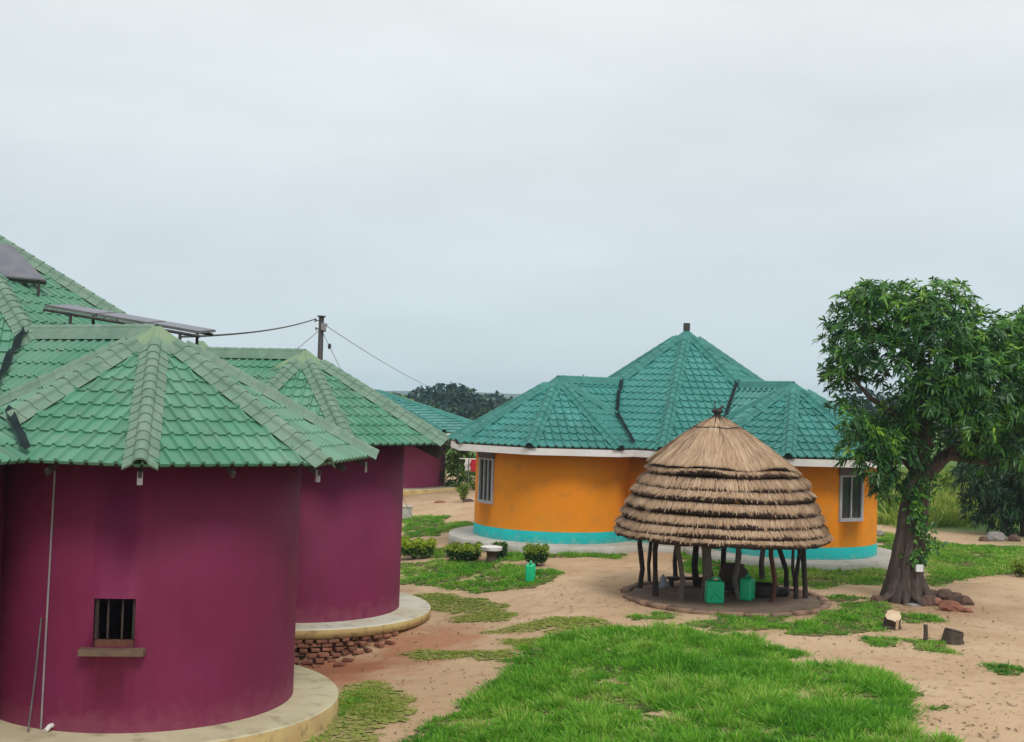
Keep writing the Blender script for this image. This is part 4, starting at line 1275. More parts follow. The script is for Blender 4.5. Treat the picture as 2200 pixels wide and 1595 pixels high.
o = MB().lathe([(0.075, 0.0), (0.09, 0.02), (0.088, 0.11), (0.075, 0.15), (0.088, 0.19), (0.085, 0.26), (0.03, 0.30), (0.03, 0.33)], (p.x, p.y, HZ + 0.055), 16).build('water_bottle', MAT['clear_plastic'], None, True)
tag(o, 'cloudy plastic water bottle behind the left-hand hut poles', 'bottle')
p = G(1475, 1262)
bt = tag(empty('wooden_bench', (p.x, p.y, HZ)), 'low dark wooden bench across the back of the hut', 'bench')
MB().box((p.x, p.y, HZ + 0.24), (0.95, 0.26, 0.05), Matrix.Rotation(0.12, 3, 'Z')).build('seat', MAT['dark_wood'], bt)
for sx in (-0.38, 0.38):
    MB().box((p.x + sx, p.y + sx * 0.12, HZ + 0.135), (0.07, 0.22, 0.16), Matrix.Rotation(0.12, 3, 'Z')).build('leg', MAT['dark_wood'], bt)
p = G(1575, 1278)
o = MB().lathe([(0.05, 0.0), (0.14, 0.03), (0.15, 0.045)], (p.x - 0.1, p.y, HZ + 0.055), 18).build('enamel_plate', MAT['white_paint'])
tag(o, 'white enamel plate on the floor between the two hut jerrycans', 'plate')

# ------------------------------------------------------------------ rocks, stumps, small posts
MAT['rock_brown'] = M('rock_brown', (0.085, 0.052, 0.042), (0.15, 0.088, 0.065), rough=0.95, scale=4, bump=0.9, bscale=12)
MAT['rock_red'] = M('rock_red', (0.20, 0.078, 0.052), (0.29, 0.125, 0.085), rough=0.95, scale=4, bump=0.8, bscale=12)
MAT['rock_grey'] = M('rock_grey', (0.27, 0.25, 0.23), (0.18, 0.165, 0.155), rough=0.95, scale=4, bump=0.8, bscale=12)
MAT['cut_wood'] = M('cut_wood', (0.62, 0.47, 0.32), (0.52, 0.37, 0.24), rough=0.8, scale=6)
def rock(px, py, w, h, label, mat, seed, dp=None, rz=0.0):
    p = G(px, py)
    bm = bmesh.new(); bmesh.ops.create_icosphere(bm, subdivisions=3, radius=1.0)
    for v in bm.verts:
        d = v.co.copy()
        f = 1 + 0.45 * mnoise.noise(d * 1.2 + Vector((seed * 5.1, 0, 0))) + 0.25 * mnoise.noise(d * 2.9 + Vector((0, seed * 3.3, 0))) + 0.10 * mnoise.noise(d * 7 + Vector((0, seed * 3.3, 0)))
        c_ = d * f
        for ax_ in (Vector((0.3, -0.8, 0.5)), Vector((-0.7, -0.2, 0.6)), Vector((0.8, 0.1, 0.5)), Vector((0, 0, 1))):   # broken faces
            a = ax_.normalized(); e_ = c_.dot(a) - (0.72 + 0.1 * mnoise.noise(a * 3 + Vector((seed, 0, 0))))
            if e_ > 0: c_ -= a * e_ * 0.95
        v.co = Vector((c_.x * w / 2, c_.y * (dp or w * 0.7) / 2, c_.z * h * 0.62 + h * 0.30))
    me = bpy.data.meshes.new('rock'); bm.to_mesh(me); bm.free(); me.materials.append(mat)
    o = link('rock', me, None, Matrix.Translation(p) @ Matrix.Rotation(rz, 4, 'Z'))
    return tag(o, label, 'rock', 'rocks about the yard')
rock(1884, 1295, 0.36, 0.22, 'rounded brown rock against the left foot of the mango trunk', MAT['rock_brown'], 1)
rock(1992, 1300, 0.42, 0.30, 'dark brown rock just right of the mango trunk foot', MAT['rock_brown'], 2)
rock(2030, 1290, 0.55, 0.34, 'long dark rock lying highest on the heap right of the mango', MAT['rock_brown'], 3, 0.4, -0.5)
rock(2072, 1300, 0.42, 0.28, 'brown rock at the right end of the heap by the mango', MAT['rock_brown'], 4)
rock(2045, 1312, 0.55, 0.27, 'flat red rock in front of the heap by the mango', MAT['rock_red'], 5)
rock(2078, 1316, 0.24, 0.14, 'small reddish rock at the front corner of the heap', MAT['rock_red'], 6)
rock(2014, 1300, 0.32, 0.22, 'reddish rock in the middle of the heap by the mango', MAT['rock_red'], 7)
rock(2056, 1294, 0.40, 0.30, 'dark rock behind the flat red rock of the heap', MAT['rock_brown'], 15)
rock(2004, 1288, 0.34, 0.30, 'dark rock wedged against the right mango root', MAT['rock_brown'], 16)
rock(2028, 1304, 0.26, 0.18, 'small dark red rock between the two big rocks of the heap', MAT['rock_red'], 17)
rock(1962, 1302, 0.34, 0.07, 'flat pale stone chip in front of the mango roots', MAT['rock_grey'], 8)
rock(2140, 1162, 0.75, 0.42, 'pale grey boulder under the dark tree', MAT['rock_grey'], 9)
rock(2178, 1163, 0.45, 0.30, 'smaller dark stone beside the pale boulder under the dark tree', MAT['rock_brown'], 10)
rock(2114, 1163, 0.35, 0.22, 'small stone left of the pale boulder under the dark tree', MAT['rock_brown'], 11)
rock(1890, 1152, 0.40, 0.25, 'white stone on the grass beside the orange wall', MAT['rock_grey'], 12)
rock(946, 1080, 0.55, 0.10, 'flat reddish slab lying on the bare earth', MAT['rock_red'], 13)
rock(1008, 1078, 0.45, 0.16, 'brown stone at the foot of the thin young plant', MAT['rock_brown'], 14)

def stump(px, py, r, h, label, tilt, cut):
    p = G(px, py)
    t = tag(empty('tree_stump', p), label, 'stump')
    top = p + Vector((tilt[0], tilt[1], h))
    vs, fs = lumpy_tube([p + Vector((0, 0, -0.05)), p + Vector((0, 0, h * 0.4)), top], [r * 1.35, r * 1.05, r], 20, 0.14, px * 0.01, 4)
    MB().add(vs, fs[:-1]).build('bark', MAT['bark_dark'], t, True)
    ring = vs[-20:]
    MB().add([v + Vector((0, 0, 0.012)) for v in ring], [tuple(range(20))]).build('cut_face', MAT['cut_wood'] if cut else MAT['bark_dark'], t)
    return t
st = stump(1915, 1350, 0.165, 0.26, 'freshly cut tree stump with pale sawn top', (0.0, -0.10), True)
p = G(1915, 1352)
MB().box((p.x + 0.06, p.y - 0.17, p.z + 0.12), (0.05, 0.03, 0.20), Matrix.Rotation(0.2, 3, 'X')).build('split', MAT['cut_wood'], st)
stump(2046, 1382, 0.17, 0.24, 'old blackened stump in the grass clump', (0.03, 0.0), False)
p = G(1988, 1378)
o = MB().add(*lumpy_tube([p + Vector((0, 0, -.05)), p + Vector((0.01, 0, 0.16)), p + Vector((0, 0, 0.32))], [0.045, 0.04, 0.04], 10, 0.1, 2.0)).build('stake', MAT['bark_dark'], None, True)
tag(o, 'short dark wooden stake beside the blackened stump', 'stake')

# ------------------------------------------------------------------ garden things on the left lawn
def shrub(px0, px1, py_top, py_bot, label, tint0=0.45, dens=1.0):
    pm = (px0 + px1) / 2
    b = G(pm, py_bot); Y = b.y
    t = tag(empty('clipped_shrub', b), label, 'shrub', 'clipped shrubs on the lawn')
    s = Y / F_PX
    w, h = (px1 - px0) * s, (py_bot - py_top) * s
    for k in range(4):
        a = k * 1.6
        MB().tube([b, b + Vector((cos(a) * w * 0.12, sin(a) * w * 0.12, h * 0.35)), b + Vector((cos(a) * w * 0.25, sin(a) * w * 0.25, h * 0.7))], [0.03, 0.02, 0.01], 6).build('stem', MAT['bark_dark'], t)
    K = int(900 * dens * max(1, w / 0.6))
    x = RNG.uniform(-1, 1, K); y = RNG.uniform(-1, 1, K); z = RNG.uniform(0.22, 1, K) ** 0.8
    shape = 0.62 + 0.38 * np.minimum(1, z * 1.3)
    pts = np.stack([b.x + x * w / 2 * shape, b.y + y * min(w, 0.8) / 2 * shape, b.z + z * h * (0.93 + 0.07 * np.sin(x * 9))], 1)
    nn = unit(np.stack([x * 0.7, y * 0.7, (z - 0.3) * 1.2], 1) + RNG.normal(size=(K, 3)) * 0.35)
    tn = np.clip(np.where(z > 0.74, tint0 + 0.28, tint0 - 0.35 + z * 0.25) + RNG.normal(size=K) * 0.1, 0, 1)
    link('foliage', rosettes('foliage', pts, nn, 5, 0.075, 0.034, MAT['hedge_leaf'], tn, 0.3), t)
shrub(845, 933, 1160, 1201, 'wide clipped shrub with bright yellow-green top by the purple wall', 0.8, 1.3)
shrub(960, 1032, 1170, 1206, 'clipped dark green shrub left of the white-topped table', 0.55, 1.2)
shrub(1128, 1174, 1172, 1216, 'small clipped shrub standing behind the lone jerrycan', 0.5)
shrub(1060, 1085, 1168, 1200, 'small dark bush growing behind the white-topped table', 0.35)
p = G(1056, 1208)
t = tag(empty('garden_table', p), 'white cement table top on a dark tree trunk foot', 'table')
MB().add(*lumpy_tube([p + Vector((0, 0, -.05)), p + Vector((0, 0, .2)), p + Vector((0, 0, .34))], [0.16, 0.13, 0.17], 16, 0.12, 4.0)).build('pedestal', MAT['bark_dark'], t, True)
bm = bmesh.new(); bmesh.ops.create_cone(bm, cap_ends=True, segments=28, radius1=0.29, radius2=0.31, depth=0.09)
for v in bm.verts: v.co *= (1 + 0.10 * mnoise.noise(v.co * 5))
me = bpy.data.meshes.new('table_top'); bm.to_mesh(me); bm.free(); me.materials.append(MAT['white_paint'])
link('table_top', me, t, Matrix.Translation(p + Vector((0, 0, 0.385))))
p = G(874, 1114)
bk = tag(empty('concrete_block', p), 'grey concrete block standing at the purple wall edge', 'block')
MB().box(p + Vector((0.0, 0, 0.22)), (0.36, 0.36, 0.42), Matrix.Rotation(0.2, 3, 'Z')).build('body', MAT['cement_grey'], bk)
MB().box(p + Vector((0, 0, 0.46)), (0.42, 0.42, 0.05), Matrix.Rotation(0.2, 3, 'Z')).build('top_slab', MAT['cement_grey'], bk)

# ------------------------------------------------------------------ far purple house
def far_house():
    b = at(900, 1044, 56.0); zb = gz(b.x, b.y) + 0.22
    h = tag(empty('round_house', (b.x, b.y, zb)), 'far purple house with teal roof and white eaves between the two big houses', 'house', 'purple round houses')
    e0, e1 = at(700, 928, 56.5), at(982, 932, 54.5)
    Z = e1.z
    top = at(800, 850, 60.0)
    c = (at(800, 900, 60.0).x, 60.0)
    rf_ = Roof(c, 6.2, top.z + 0.2, Z, -52.0)
    rf = deck([rf_], MAT['tile_teal'], h, 'roof')
    pcs = []
    for f in rf_.faces(): pcs += tiles_of(f, 0.9, 0.38, 0.02, 0.045, None, '')
    lay_tiles(pcs, 0.9, 0.38, 0.02, 0.045, MAT['tile_teal'], rf, 0)
    cap = cap_mesh('hip_cap', MAT['cap_teal'], 0.6, 0.12, 0.12, 0.06)
    for a, d in rf_.hips():
        if d.y < c[1] + 1: lay_caps(a, d, cap, 0.58, rf, None, 0.2)
    for P0, P1, T0, T1 in rf_.faces():
        d = P1 - P0
        MB().box((P0 + P1) / 2 + Vector((0, 0, -0.16)), (d.length + 0.01, 0.03, 0.26), Matrix.Rotation(atan2(d.y, d.x), 3, 'Z')).build('fascia_board', MAT['white_paint'], h)
    round_wall('wall', c, 3.7, zb, wall_top(rf_, 3.7), MAT['purple_far'], h, n=64)
    disc_plinth('plinth', c, 4.6, zb, zb - 0.6, MAT['cement'], MAT['cement_edge'], h)
far_house()

# ------------------------------------------------------------------ utility pole and wires
def utility_pole():
    Y = 46.0
    b = Vector((at(688, 760, Y).x, Y, 0)); b.z = gz(b.x, b.y)
    top = at(688, 679, Y)
    t = tag(empty('utility_pole', b), 'dark utility pole rising behind the purple house roof', 'pole')
    MB().tube([b, Vector((b.x, b.y, top.z))], [0.12, 0.10], 12).build('shaft', MAT['metal_dark'], t, True)
    MB().box((b.x, b.y, top.z - 0.02), (0.28, 0.28, 0.05)).build('top_plate', MAT['metal_dark'], t)
    for dx, dz in ((-0.22, -0.18), (0.2, -0.35), (-0.18, -0.5), (0.16, -0.55)):
        MB().lathe([(0.03, -0.06), (0.05, -0.04), (0.035, 0), (0.05, 0.04), (0.03, 0.06)], (b.x + dx, b.y - 0.05, top.z + dz), 10).build('insulator', MAT['pipe_grey'], t)
        MB().tube([(b.x, b.y - 0.05, top.z + dz), (b.x + dx, b.y - 0.05, top.z + dz)], 0.02, 6).build('bracket', MAT['metal_dark'], t)
    MB().box((b.x + 0.12, b.y - 0.14, top.z - 0.42), (0.18, 0.10, 0.26)).build('junction_box', MAT['pipe_grey'], t)
    g1 = at(636, 752, Y); MB().tube([(b.x, b.y, top.z - 0.5), g1 + (g1 - Vector((b.x, b.y, top.z - 0.5))) * 4], 0.012, 5).build('guy_wire', MAT['metal_grey'], t)
    g2 = at(730, 790, Y); q = Vector((b.x, b.y, top.z - 0.5)); MB().tube([q, q + (g2 - q) * 5], 0.012, 5).build('guy_wire', MAT['metal_grey'], t)
    s_ = q.lerp(g2, 0.45); MB().lathe([(0.05, -0.1), (0.07, 0), (0.05, 0.1)], tuple(s_), 8).build('stay_insulator', MAT['metal_dark'], t)
    def wire(a, e_, sag, r, name, label):
        pts = [a.lerp(e_, k / 24) - Vector((0, 0, sag * 4 * (k / 24) * (1 - k / 24))) for k in range(25)]
        o = MB().tube(pts, r, 5).build(name, MAT['metal_dark'])
        tag(o, label, 'cable', 'wires from the utility pole')
    wire(Vector((b.x - 0.2, b.y - 0.05, top.z - 0.12)), at(385, 724, 22.5), 0.14, 0.022, 'service_cable', 'twisted dark cable from the pole to the near purple roof')
    wire(Vector((b.x + 0.2, b.y - 0.05, top.z - 0.38)), at(1010, 858, 130.0), 0.6, 0.013, 'power_line', 'thin wire running from the pole down towards the trees')
utility_pole()

# ------------------------------------------------------------------ washing line and young plants by the orange house
def washing():
    b = G(1005, 1062); Y = b.y
    t = tag(empty('washing_line', b), 'washing line on a thin pole with a crossbar left of the orange house', 'washing line')
    top = at(1003, 986, Y)
    MB().tube([b, Vector((b.x, Y, top.z))], 0.03, 6).build('pole', MAT['metal_grey'], t)
    MB().box((b.x - 0.05, Y, top.z), (0.75, 0.04, 0.04)).build('crossbar', MAT['white_paint'], t)
    far = at(1060, 985, Y + 1.0)
    MB().tube([(b.x, Y, top.z), (far.x, Y + 1, top.z - 0.05)], 0.010, 5).build('line', MAT['metal_grey'], t)
    def cloth(x0, x1, y0, y1, name, label, col):
        a, c = at(x0, y0, Y + 0.25), at(x1, y1, Y + 0.25)
        vs, fs = [], []
        nx, nz_ = 10, 10
        for s in (0, 1):
            for j in range(nz_ + 1):
                for i in range(nx + 1):
                    x = a.x + (c.x - a.x) * i / nx; z = top.z - 0.03 + (c.z - top.z) * j / nz_
                    vs.append((x + 0.03 * sin(j), Y + 0.25 + 0.05 * sin(i * 1.7) * j / nz_ + s * 0.02, z))
        n1 = (nx + 1) * (nz_ + 1)
        for s in (0, 1):
            for j in range(nz_):
                for i in range(nx):
                    k = s * n1 + j * (nx + 1) + i
                    fs.append((k, k + 1, k + nx + 2, k + nx + 1))
        o = MB().add(vs, fs).build(name, M(name, col, rough=0.9), None, True)
        tag(o, label, 'laundry', 'washing hung out to dry')
    cloth(999, 1010, 986, 1010, 'white_cloth', 'white cloth hanging on the washing line', (0.72, 0.70, 0.68))
    cloth(1011, 1024, 990, 1012, 'red_cloth', 'red cloth hanging on the washing line beside the orange wall', (0.48, 0.02, 0.03))
washing()

def plant(px, py, h, n, label, tint=0.7, ll=0.16, name='young_plant', spread=0.35):
    b = G(px, py)
    t = tag(empty(name, b), label, 'plant')
    C, D = [], []
    for k in range(n):
        a = random.uniform(0, 2 * pi); hh = h * random.uniform(0.6, 1.0); r = spread * random.uniform(0.2, 1.0)
        e_ = b + Vector((cos(a) * r, sin(a) * r, hh))
        MB().tube([b, b.lerp(e_, 0.5) + Vector((0, 0, hh * 0.1)), e_], [0.016, 0.012, 0.006], 5).build('stem', MAT['bark_dark'], t)
        for q in np.linspace(0.25, 1.0, 9):
            C.append(tuple(b.lerp(e_, q) + Vector((0, 0, hh * 0.1 * sin(pi * q))))); D.append((cos(a) * 0.5, sin(a) * 0.5, 0.9))
    C, D = np.array(C), unit(np.array(D) + RNG.normal(size=(len(C), 3)) * 0.3)
    link('leaves', rosettes('leaves', C, D, 5, ll, ll * 0.3, MAT['bush_leaf'], np.clip(RNG.normal(tint, 0.12, len(C)), 0, 1), 0.5), t)
plant(996, 1080, 0.85, 8, 'thin yellow-green young plant on the bare earth by the orange house', 0.85)
plant(2192, 1238, 0.45, 14, 'yellowish bushy plant at the right edge of the lawn', 0.95, 0.14, 'yellow_bush', 0.45)

# ------------------------------------------------------------------ bushes and trees beyond the yard
def leafy(name, label, cat, blobs, per, ll, lw, mat, trunk=None, nleaf=7, group=None, shell=(0.5, 1.0), base=None):
    x, y = base or (blobs[0][0], blobs[0][1])
    b = Vector((x, y, gz(x, y)))
    t = tag(empty(name, b), label, cat, group)
    zt = max(q[2] for q in blobs)
    r = trunk or 0.08
    MB().add(*lumpy_tube([b + Vector((0, 0, -0.1)), b + Vector((0.05, 0, (zt - b.z) * 0.5)), Vector((blobs[0][0], blobs[0][1], zt))], [r, r * 0.75, r * 0.3], 10, 0.1, x, 3)).build('trunk' if trunk else 'stem', MAT['bark_dark'], t, True)
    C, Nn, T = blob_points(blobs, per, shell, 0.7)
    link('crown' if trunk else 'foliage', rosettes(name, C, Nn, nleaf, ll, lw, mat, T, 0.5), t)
    return t
def bb(px, py, r, Y, den=1.0, tn=0.5, fz=1.0):
    p = at(px, py, Y); s = r * Y / F_PX
    return (p.x, p.y, p.z, s, s, s * fz, den, tn)
leafy('tall_bush', 'dense tall green bush between the far purple house and the orange house', 'bush', [bb(992, 1000, 32, 59, 1, .62), bb(975, 1022, 24, 59, 1, .5), bb(1005, 1030, 28, 59, 1, .4), bb(985, 965, 28, 59, 1, .68), bb(1012, 972, 32, 60, 1, .62), bb(975, 1042, 18, 59, 1, .4), bb(1030, 1010, 34, 60, 1, .55), bb(968, 985, 20, 60, 1, .6)], 75, 0.30, 0.09, MAT['bush_leaf'])
leafy('tall_bush', 'sunlit shrubbery above the far teal roof edge', 'bush', [bb(950, 905, 20, 85, 1, .75), bb(985, 912, 18, 84, 1, .7), bb(1010, 920, 20, 86, 1, .6), bb(970, 925, 22, 85, 1, .55)], 40, 0.42, 0.14, MAT['bush_leaf'])
leafy('light_tree', 'yellow-green tree top peeping over the second purple roof', 'tree', [bb(845, 868, 22, 90, 1, .8), bb(865, 872, 18, 90, 1, .7), bb(835, 878, 18, 90, 1, .7)], 30, 0.5, 0.18, MAT['bush_leaf'], 0.2)
far = [(905, 860, 27, 210, .25, 'bluish rounded tree left in the distant grove'), (938, 852, 26, 215, .22, 'tall bluish twin-topped tree in the distant grove'),
       (968, 856, 32, 190, .28, 'dark dense tree in the middle of the distant grove'), (1002, 866, 30, 195, .3, 'dark tree with domed crown right of the grove middle'),
       (1034, 876, 28, 200, .35, 'lower rounded tree sloping down the grove'), (1066, 872, 26, 230, .3, 'low bluish tree nearest the orange roof edge'),
       (875, 872, 26, 180, .4, 'greener tree behind the far teal roof'), (845, 874, 24, 190, .35, 'tree at the left end of the distant grove'), (925, 892, 26, 165, .5, 'mid green tree in front of the distant grove'), (975, 898, 24, 160, .5, 'mid green tree below the dark distant tree'), (1035, 903, 24, 150, .55, 'mid green tree against the orange house roof slope'),
       (1095, 880, 24, 210, .35, 'grove tree just showing over the orange house roof')]
for (px, py, r, Y, tn, lb) in far:
    bl = [bb(px, py, r, Y, 1, tn), bb(px - r * .7, py + r * .6, r * .75, Y, 1, tn - .05), bb(px + r * .7, py + r * .5, r * .8, Y, 1, tn), bb(px, py + r * 1.1, r * .95, Y, 1, tn - .1), bb(px + r * .15, py - r * .35, r * .7, Y, 1, tn + .1)]
    leafy('grove_tree', lb, 'tree', bl, 9, 0.95, 0.42, MAT['far_leaf'], 0.3, 7, 'trees of the distant grove')
right = [(1815, 868, 28, 150, .3, 'hazy tree over the right slope of the orange roof'), (1860, 860, 34, 165, .28, 'hazy taller tree left of the mango limbs'), (1900, 880, 34, 150, .33, 'hazy tree behind the mango fork'),
         (1790, 890, 22, 140, .35, 'low hazy tree at the orange roof edge'), (1960, 880, 36, 160, .3, 'hazy tree behind the mango trunk top'), (2060, 890, 36, 165, .3, 'hazy tree behind the right side of the mango crown')]
for (px, py, r, Y, tn, lb) in right:
    bl = [bb(px, py, r, Y, 1, tn), bb(px - r * .7, py + r * .7, r * .8, Y, 1, tn - .05), bb(px + r * .7, py + r * .6, r * .8, Y, 1, tn), bb(px, py + r * 1.2, r, Y, 1, tn - .1)]
    leafy('grove_tree', lb, 'tree', bl, 9, 0.85, 0.36, MAT['far_leaf'], 0.3, 7, 'trees of the distant grove')
leafy('light_tree', 'bright yellow-green bush behind the mango fork', 'bush', [bb(2035, 1010, 30, 62, 1, .95), bb(2020, 1035, 24, 62, 1, .85), bb(2050, 1040, 26, 62, 1, .8), bb(1995, 1010, 22, 64, 1, .7)], 45, 0.32, 0.10, MAT['bush_leaf'])
leafy('tall_bush', 'green undergrowth bush between the orange wall and mango trunk', 'bush', [bb(1905, 1060, 26, 52, 1, .4), bb(1895, 1095, 22, 52, 1, .4), bb(1925, 1090, 24, 53, 1, .45), bb(1920, 1030, 22, 55, 1, .5)], 50, 0.26, 0.08, MAT['bush_leaf'])
leafy('tall_bush', 'pale green bush at the back of the right lawn', 'bush', [bb(2080, 1075, 26, 60, 1, .7), bb(2040, 1085, 24, 60, 1, .75), bb(2120, 1085, 26, 58, 1, .55), bb(2005, 1090, 22, 58, 1, .7)], 45, 0.28, 0.08, MAT['bush_leaf'])

# ------------------------------------------------------------------ grass
MAT['grass_lush'] = M('grass_lush', (0.05, 0.2, 0.02), rough=0.55, spec=0.25, trans=0.3,
                      tint=[(0.0, (0.022, 0.110, 0.012)), (0.40, (0.090, 0.315, 0.016)), (0.75, (0.21, 0.46, 0.035)), (1.0, (0.44, 0.52, 0.14))])
MAT['grass_dry'] = M('grass_dry', (0.15, 0.2, 0.03), rough=0.7, spec=0.15, trans=0.2,
                     tint=[(0.0, (0.08, 0.20, 0.02)), (0.5, (0.26, 0.34, 0.05)), (1.0, (0.46, 0.42, 0.14))])
MAT['turf_lush'] = M('turf_lush', (0.055, 0.12, 0.022), (0.20, 0.16, 0.075), rough=0.95, scale=3.0, bump=0.8, bscale=40, spec=0.05)
MAT['turf_dry'] = M('turf_dry', (0.20, 0.25, 0.05), (0.32, 0.27, 0.11), rough=0.95, scale=2.2, bump=0.8, bscale=40, spec=0.05)
def in_poly(P, x, y):
    ins = np.zeros(len(x), bool)
    for (x0, y0), (x1, y1) in zip(P, P[1:] + P[:1]):
        c = (y0 > y) != (y1 > y)
        ins ^= c & (x < (x1 - x0) * (y - y0) / (y1 - y0 + 1e-12) + x0)
    return ins
def edge_dist(P, x, y):
    d = np.full(len(x), 1e9)
    for (x0, y0), (x1, y1) in zip(P, P[1:] + P[:1]):
        ex, ey = x1 - x0, y1 - y0
        t = np.clip(((x - x0) * ex + (y - y0) * ey) / (ex * ex + ey * ey + 1e-12), 0, 1)
        d = np.minimum(d, np.hypot(x - x0 - t * ex, y - y0 - t * ey))
    return d
def grass(label, polys, tufts, per, h, w, mat, rad=0.11, bare=0.0, tbase=0.45, clump=1.1, fray=0.3, lean=0.8, name='grass', keep_out=(), sheet=None):
    """turf made of tufts: blades fan out from each tuft's middle"""
    C = []
    for poly in polys:
        P = [(q.x, q.y) for q in (G(*c) for c in poly)]
        xs, ys = [q[0] for q in P], [q[1] for q in P]
        K = int((max(xs) - min(xs) + .6) * (max(ys) - min(ys) + .6) * tufts)
        x = RNG.uniform(min(xs) - .3, max(xs) + .3, K); y = RNG.uniform(min(ys) - .3, max(ys) + .3, K)
        d = edge_dist(P, x, y); sd = np.where(in_poly(P, x, y), d, -d)
        ok = sd > -0.3
        for (cx_, cy_, r_) in keep_out: ok &= np.hypot(x - cx_, y - cy_) > r_ + 0.04
        for a, b, e_ in zip(x[ok].tolist(), y[ok].tolist(), sd[ok].tolist()):
            n1 = mnoise.noise((a * clump, b * clump, 0.3)); n2 = mnoise.noise((a * clump * 3.1, b * clump * 3.1, 5.3)); n3 = mnoise.noise((a * 0.45, b * 0.45, 9.1))
            if e_ + fray * (n1 * 1.1 + n2 * 0.7) < 0.02: continue
            if n1 * 0.9 + n2 * 0.5 < -0.75 + bare + random.uniform(-0.12, 0.12): continue
            hh = h * min(1.0, 0.55 + max(0, e_) * 1.5) * max(0.25, 0.85 + 0.7 * n1 + 0.8 * n2) * random.uniform(0.7, 1.25)
            C.append((a, b, hh, tbase + 0.38 * n3 + 0.38 * n2 + random.gauss(0, 0.10)))
    C = np.array(C); K = len(C)
    n = np.maximum(3, (per * RNG.uniform(0.5, 1.3, K)).astype(int))
    R = np.repeat(C, n, 0); N = len(R)
    az = RNG.uniform(0, 2 * pi, N); rr = np.abs(RNG.normal(size=N)) * rad
    x = R[:, 0] + np.cos(az) * rr; y = R[:, 1] + np.sin(az) * rr
    z = np.array([gz(a, b) for a, b in zip(C[:, 0].tolist(), C[:, 1].tolist())])
    B = np.stack([x, y, np.repeat(z, n) - 0.01], 1)
    out = np.stack([np.cos(az), np.sin(az), np.zeros(N)], 1) + RNG.normal(size=(N, 3)) * 0.45
    out[:, 2] = 0
    d = unit(out * (0.15 + lean * np.minimum(1.3, rr / rad)[:, None] * RNG.uniform(0.5, 1.0, (N, 1))) + np.array([[0, 0, 1.0]]))
    s = unit(np.cross(d, np.array([[0, 0, 1.0]]) + RNG.normal(size=(N, 3)) * 0.6))
    H = R[:, 2] * RNG.uniform(0.5, 1.2, N)
    T = np.clip(R[:, 3] + RNG.normal(size=N) * 0.12 + np.where(RNG.random(N) < 0.05, 0.35, 0), 0, 1)
    me = leaf_cloud(name, B, d, s, H, w * RNG.uniform(0.7, 1.3, N), RNG.uniform(0.05, 0.6, N), T, mat)
    o = link(name, me)
    o['kind'] = 'stuff'; o['label'] = label; o['category'] = 'grass'
    if sheet is not None:                         # matted roots and runners close to the soil
        vs, fs = [], []
        for poly in polys:
            P = [(q.x, q.y) for q in (G(*c) for c in poly)]
            xs, ys = [q[0] for q in P], [q[1] for q in P]
            st_ = 0.09
            gx, gy = np.meshgrid(np.arange(min(xs) - .2, max(xs) + .2, st_), np.arange(min(ys) - .2, max(ys) + .2, st_))
            gx, gy = gx.ravel() + RNG.uniform(-.06, .06, gx.size), gy.ravel() + RNG.uniform(-.06, .06, gy.size)
            d = edge_dist(P, gx, gy); sd = np.where(in_poly(P, gx, gy), d, -d)
            ok = sd > -0.15
            for (cx_, cy_, r_) in keep_out: ok &= np.hypot(gx - cx_, gy - cy_) > r_ + 0.1
            for a, b, e_ in zip(gx[ok].tolist(), gy[ok].tolist(), sd[ok].tolist()):
                n1 = mnoise.noise((a * clump, b * clump, 0.3)); n2 = mnoise.noise((a * clump * 3.1, b * clump * 3.1, 5.3))
                if e_ + fray * (n1 * 1.1 + n2 * 0.7) < 0.05 or n1 * 0.9 + n2 * 0.5 < -0.70 + bare: continue
                k = len(vs); r_ = st_ * random.uniform(0.4, 0.95); t0 = random.uniform(0, 6)
                for q in range(5): vs.append((a + r_ * cos(t0 + q * 1.2566), b + r_ * sin(t0 + q * 1.2566), gz(a, b) + random.uniform(0.004, 0.022)))
                fs.append((k, k + 1, k + 2, k + 3, k + 4))
        if vs:
            so = MB().add(vs, fs).build('turf', sheet); so['kind'] = 'stuff'; so['label'] = 'matted turf under the ' + label; so['category'] = 'grass'
    return o
grass('long lush green grass filling the foreground', [[(858, 1600), (930, 1548), (1010, 1502), (1100, 1432), (1160, 1385), (1210, 1362), (1330, 1353), (1480, 1358), (1600, 1373), (1702, 1405), (1692, 1428), (1790, 1422), (1890, 1452), (1958, 1488), (1972, 1515), (1942, 1545), (1965, 1572), (2090, 1598), (2090, 1760), (760, 1760)]],
      34, 105, 0.21, 0.011, MAT['grass_lush'], 0.12, 0.27, 0.50, 1.2, 0.30, 1.0, sheet=MAT['turf_lush'])
dry = [[(590, 1600), (650, 1562), (715, 1515), (738, 1466), (830, 1470), (884, 1498), (888, 1528), (835, 1578), (800, 1602), (760, 1680), (560, 1680)],
       [(880, 1275), (960, 1275), (1080, 1298), (1116, 1320), (1090, 1336), (985, 1336), (935, 1308)],
       [(858, 1408), (900, 1399), (1010, 1395), (1060, 1394), (1122, 1411), (1100, 1423), (1000, 1414), (900, 1421)],
       [(1045, 1358), (1180, 1325), (1280, 1323), (1335, 1350), (1200, 1366), (1100, 1360)], [(1078, 1376), (1190, 1368), (1195, 1392), (1120, 1394)], [(935, 1444), (980, 1442), (975, 1450), (945, 1450)]]
grass('denser green grass hugging the near purple plinth', [[(640, 1585), (700, 1535), (733, 1490), (742, 1470), (800, 1472), (815, 1490), (790, 1530), (740, 1575), (690, 1610), (600, 1660), (590, 1610)]], 60, 40, 0.09, 0.010, MAT['grass_lush'], 0.10, 0.0, 0.50, 1.2, 0.2, 1.3, keep_out=[(C1[0], C1[1], P_RP)])
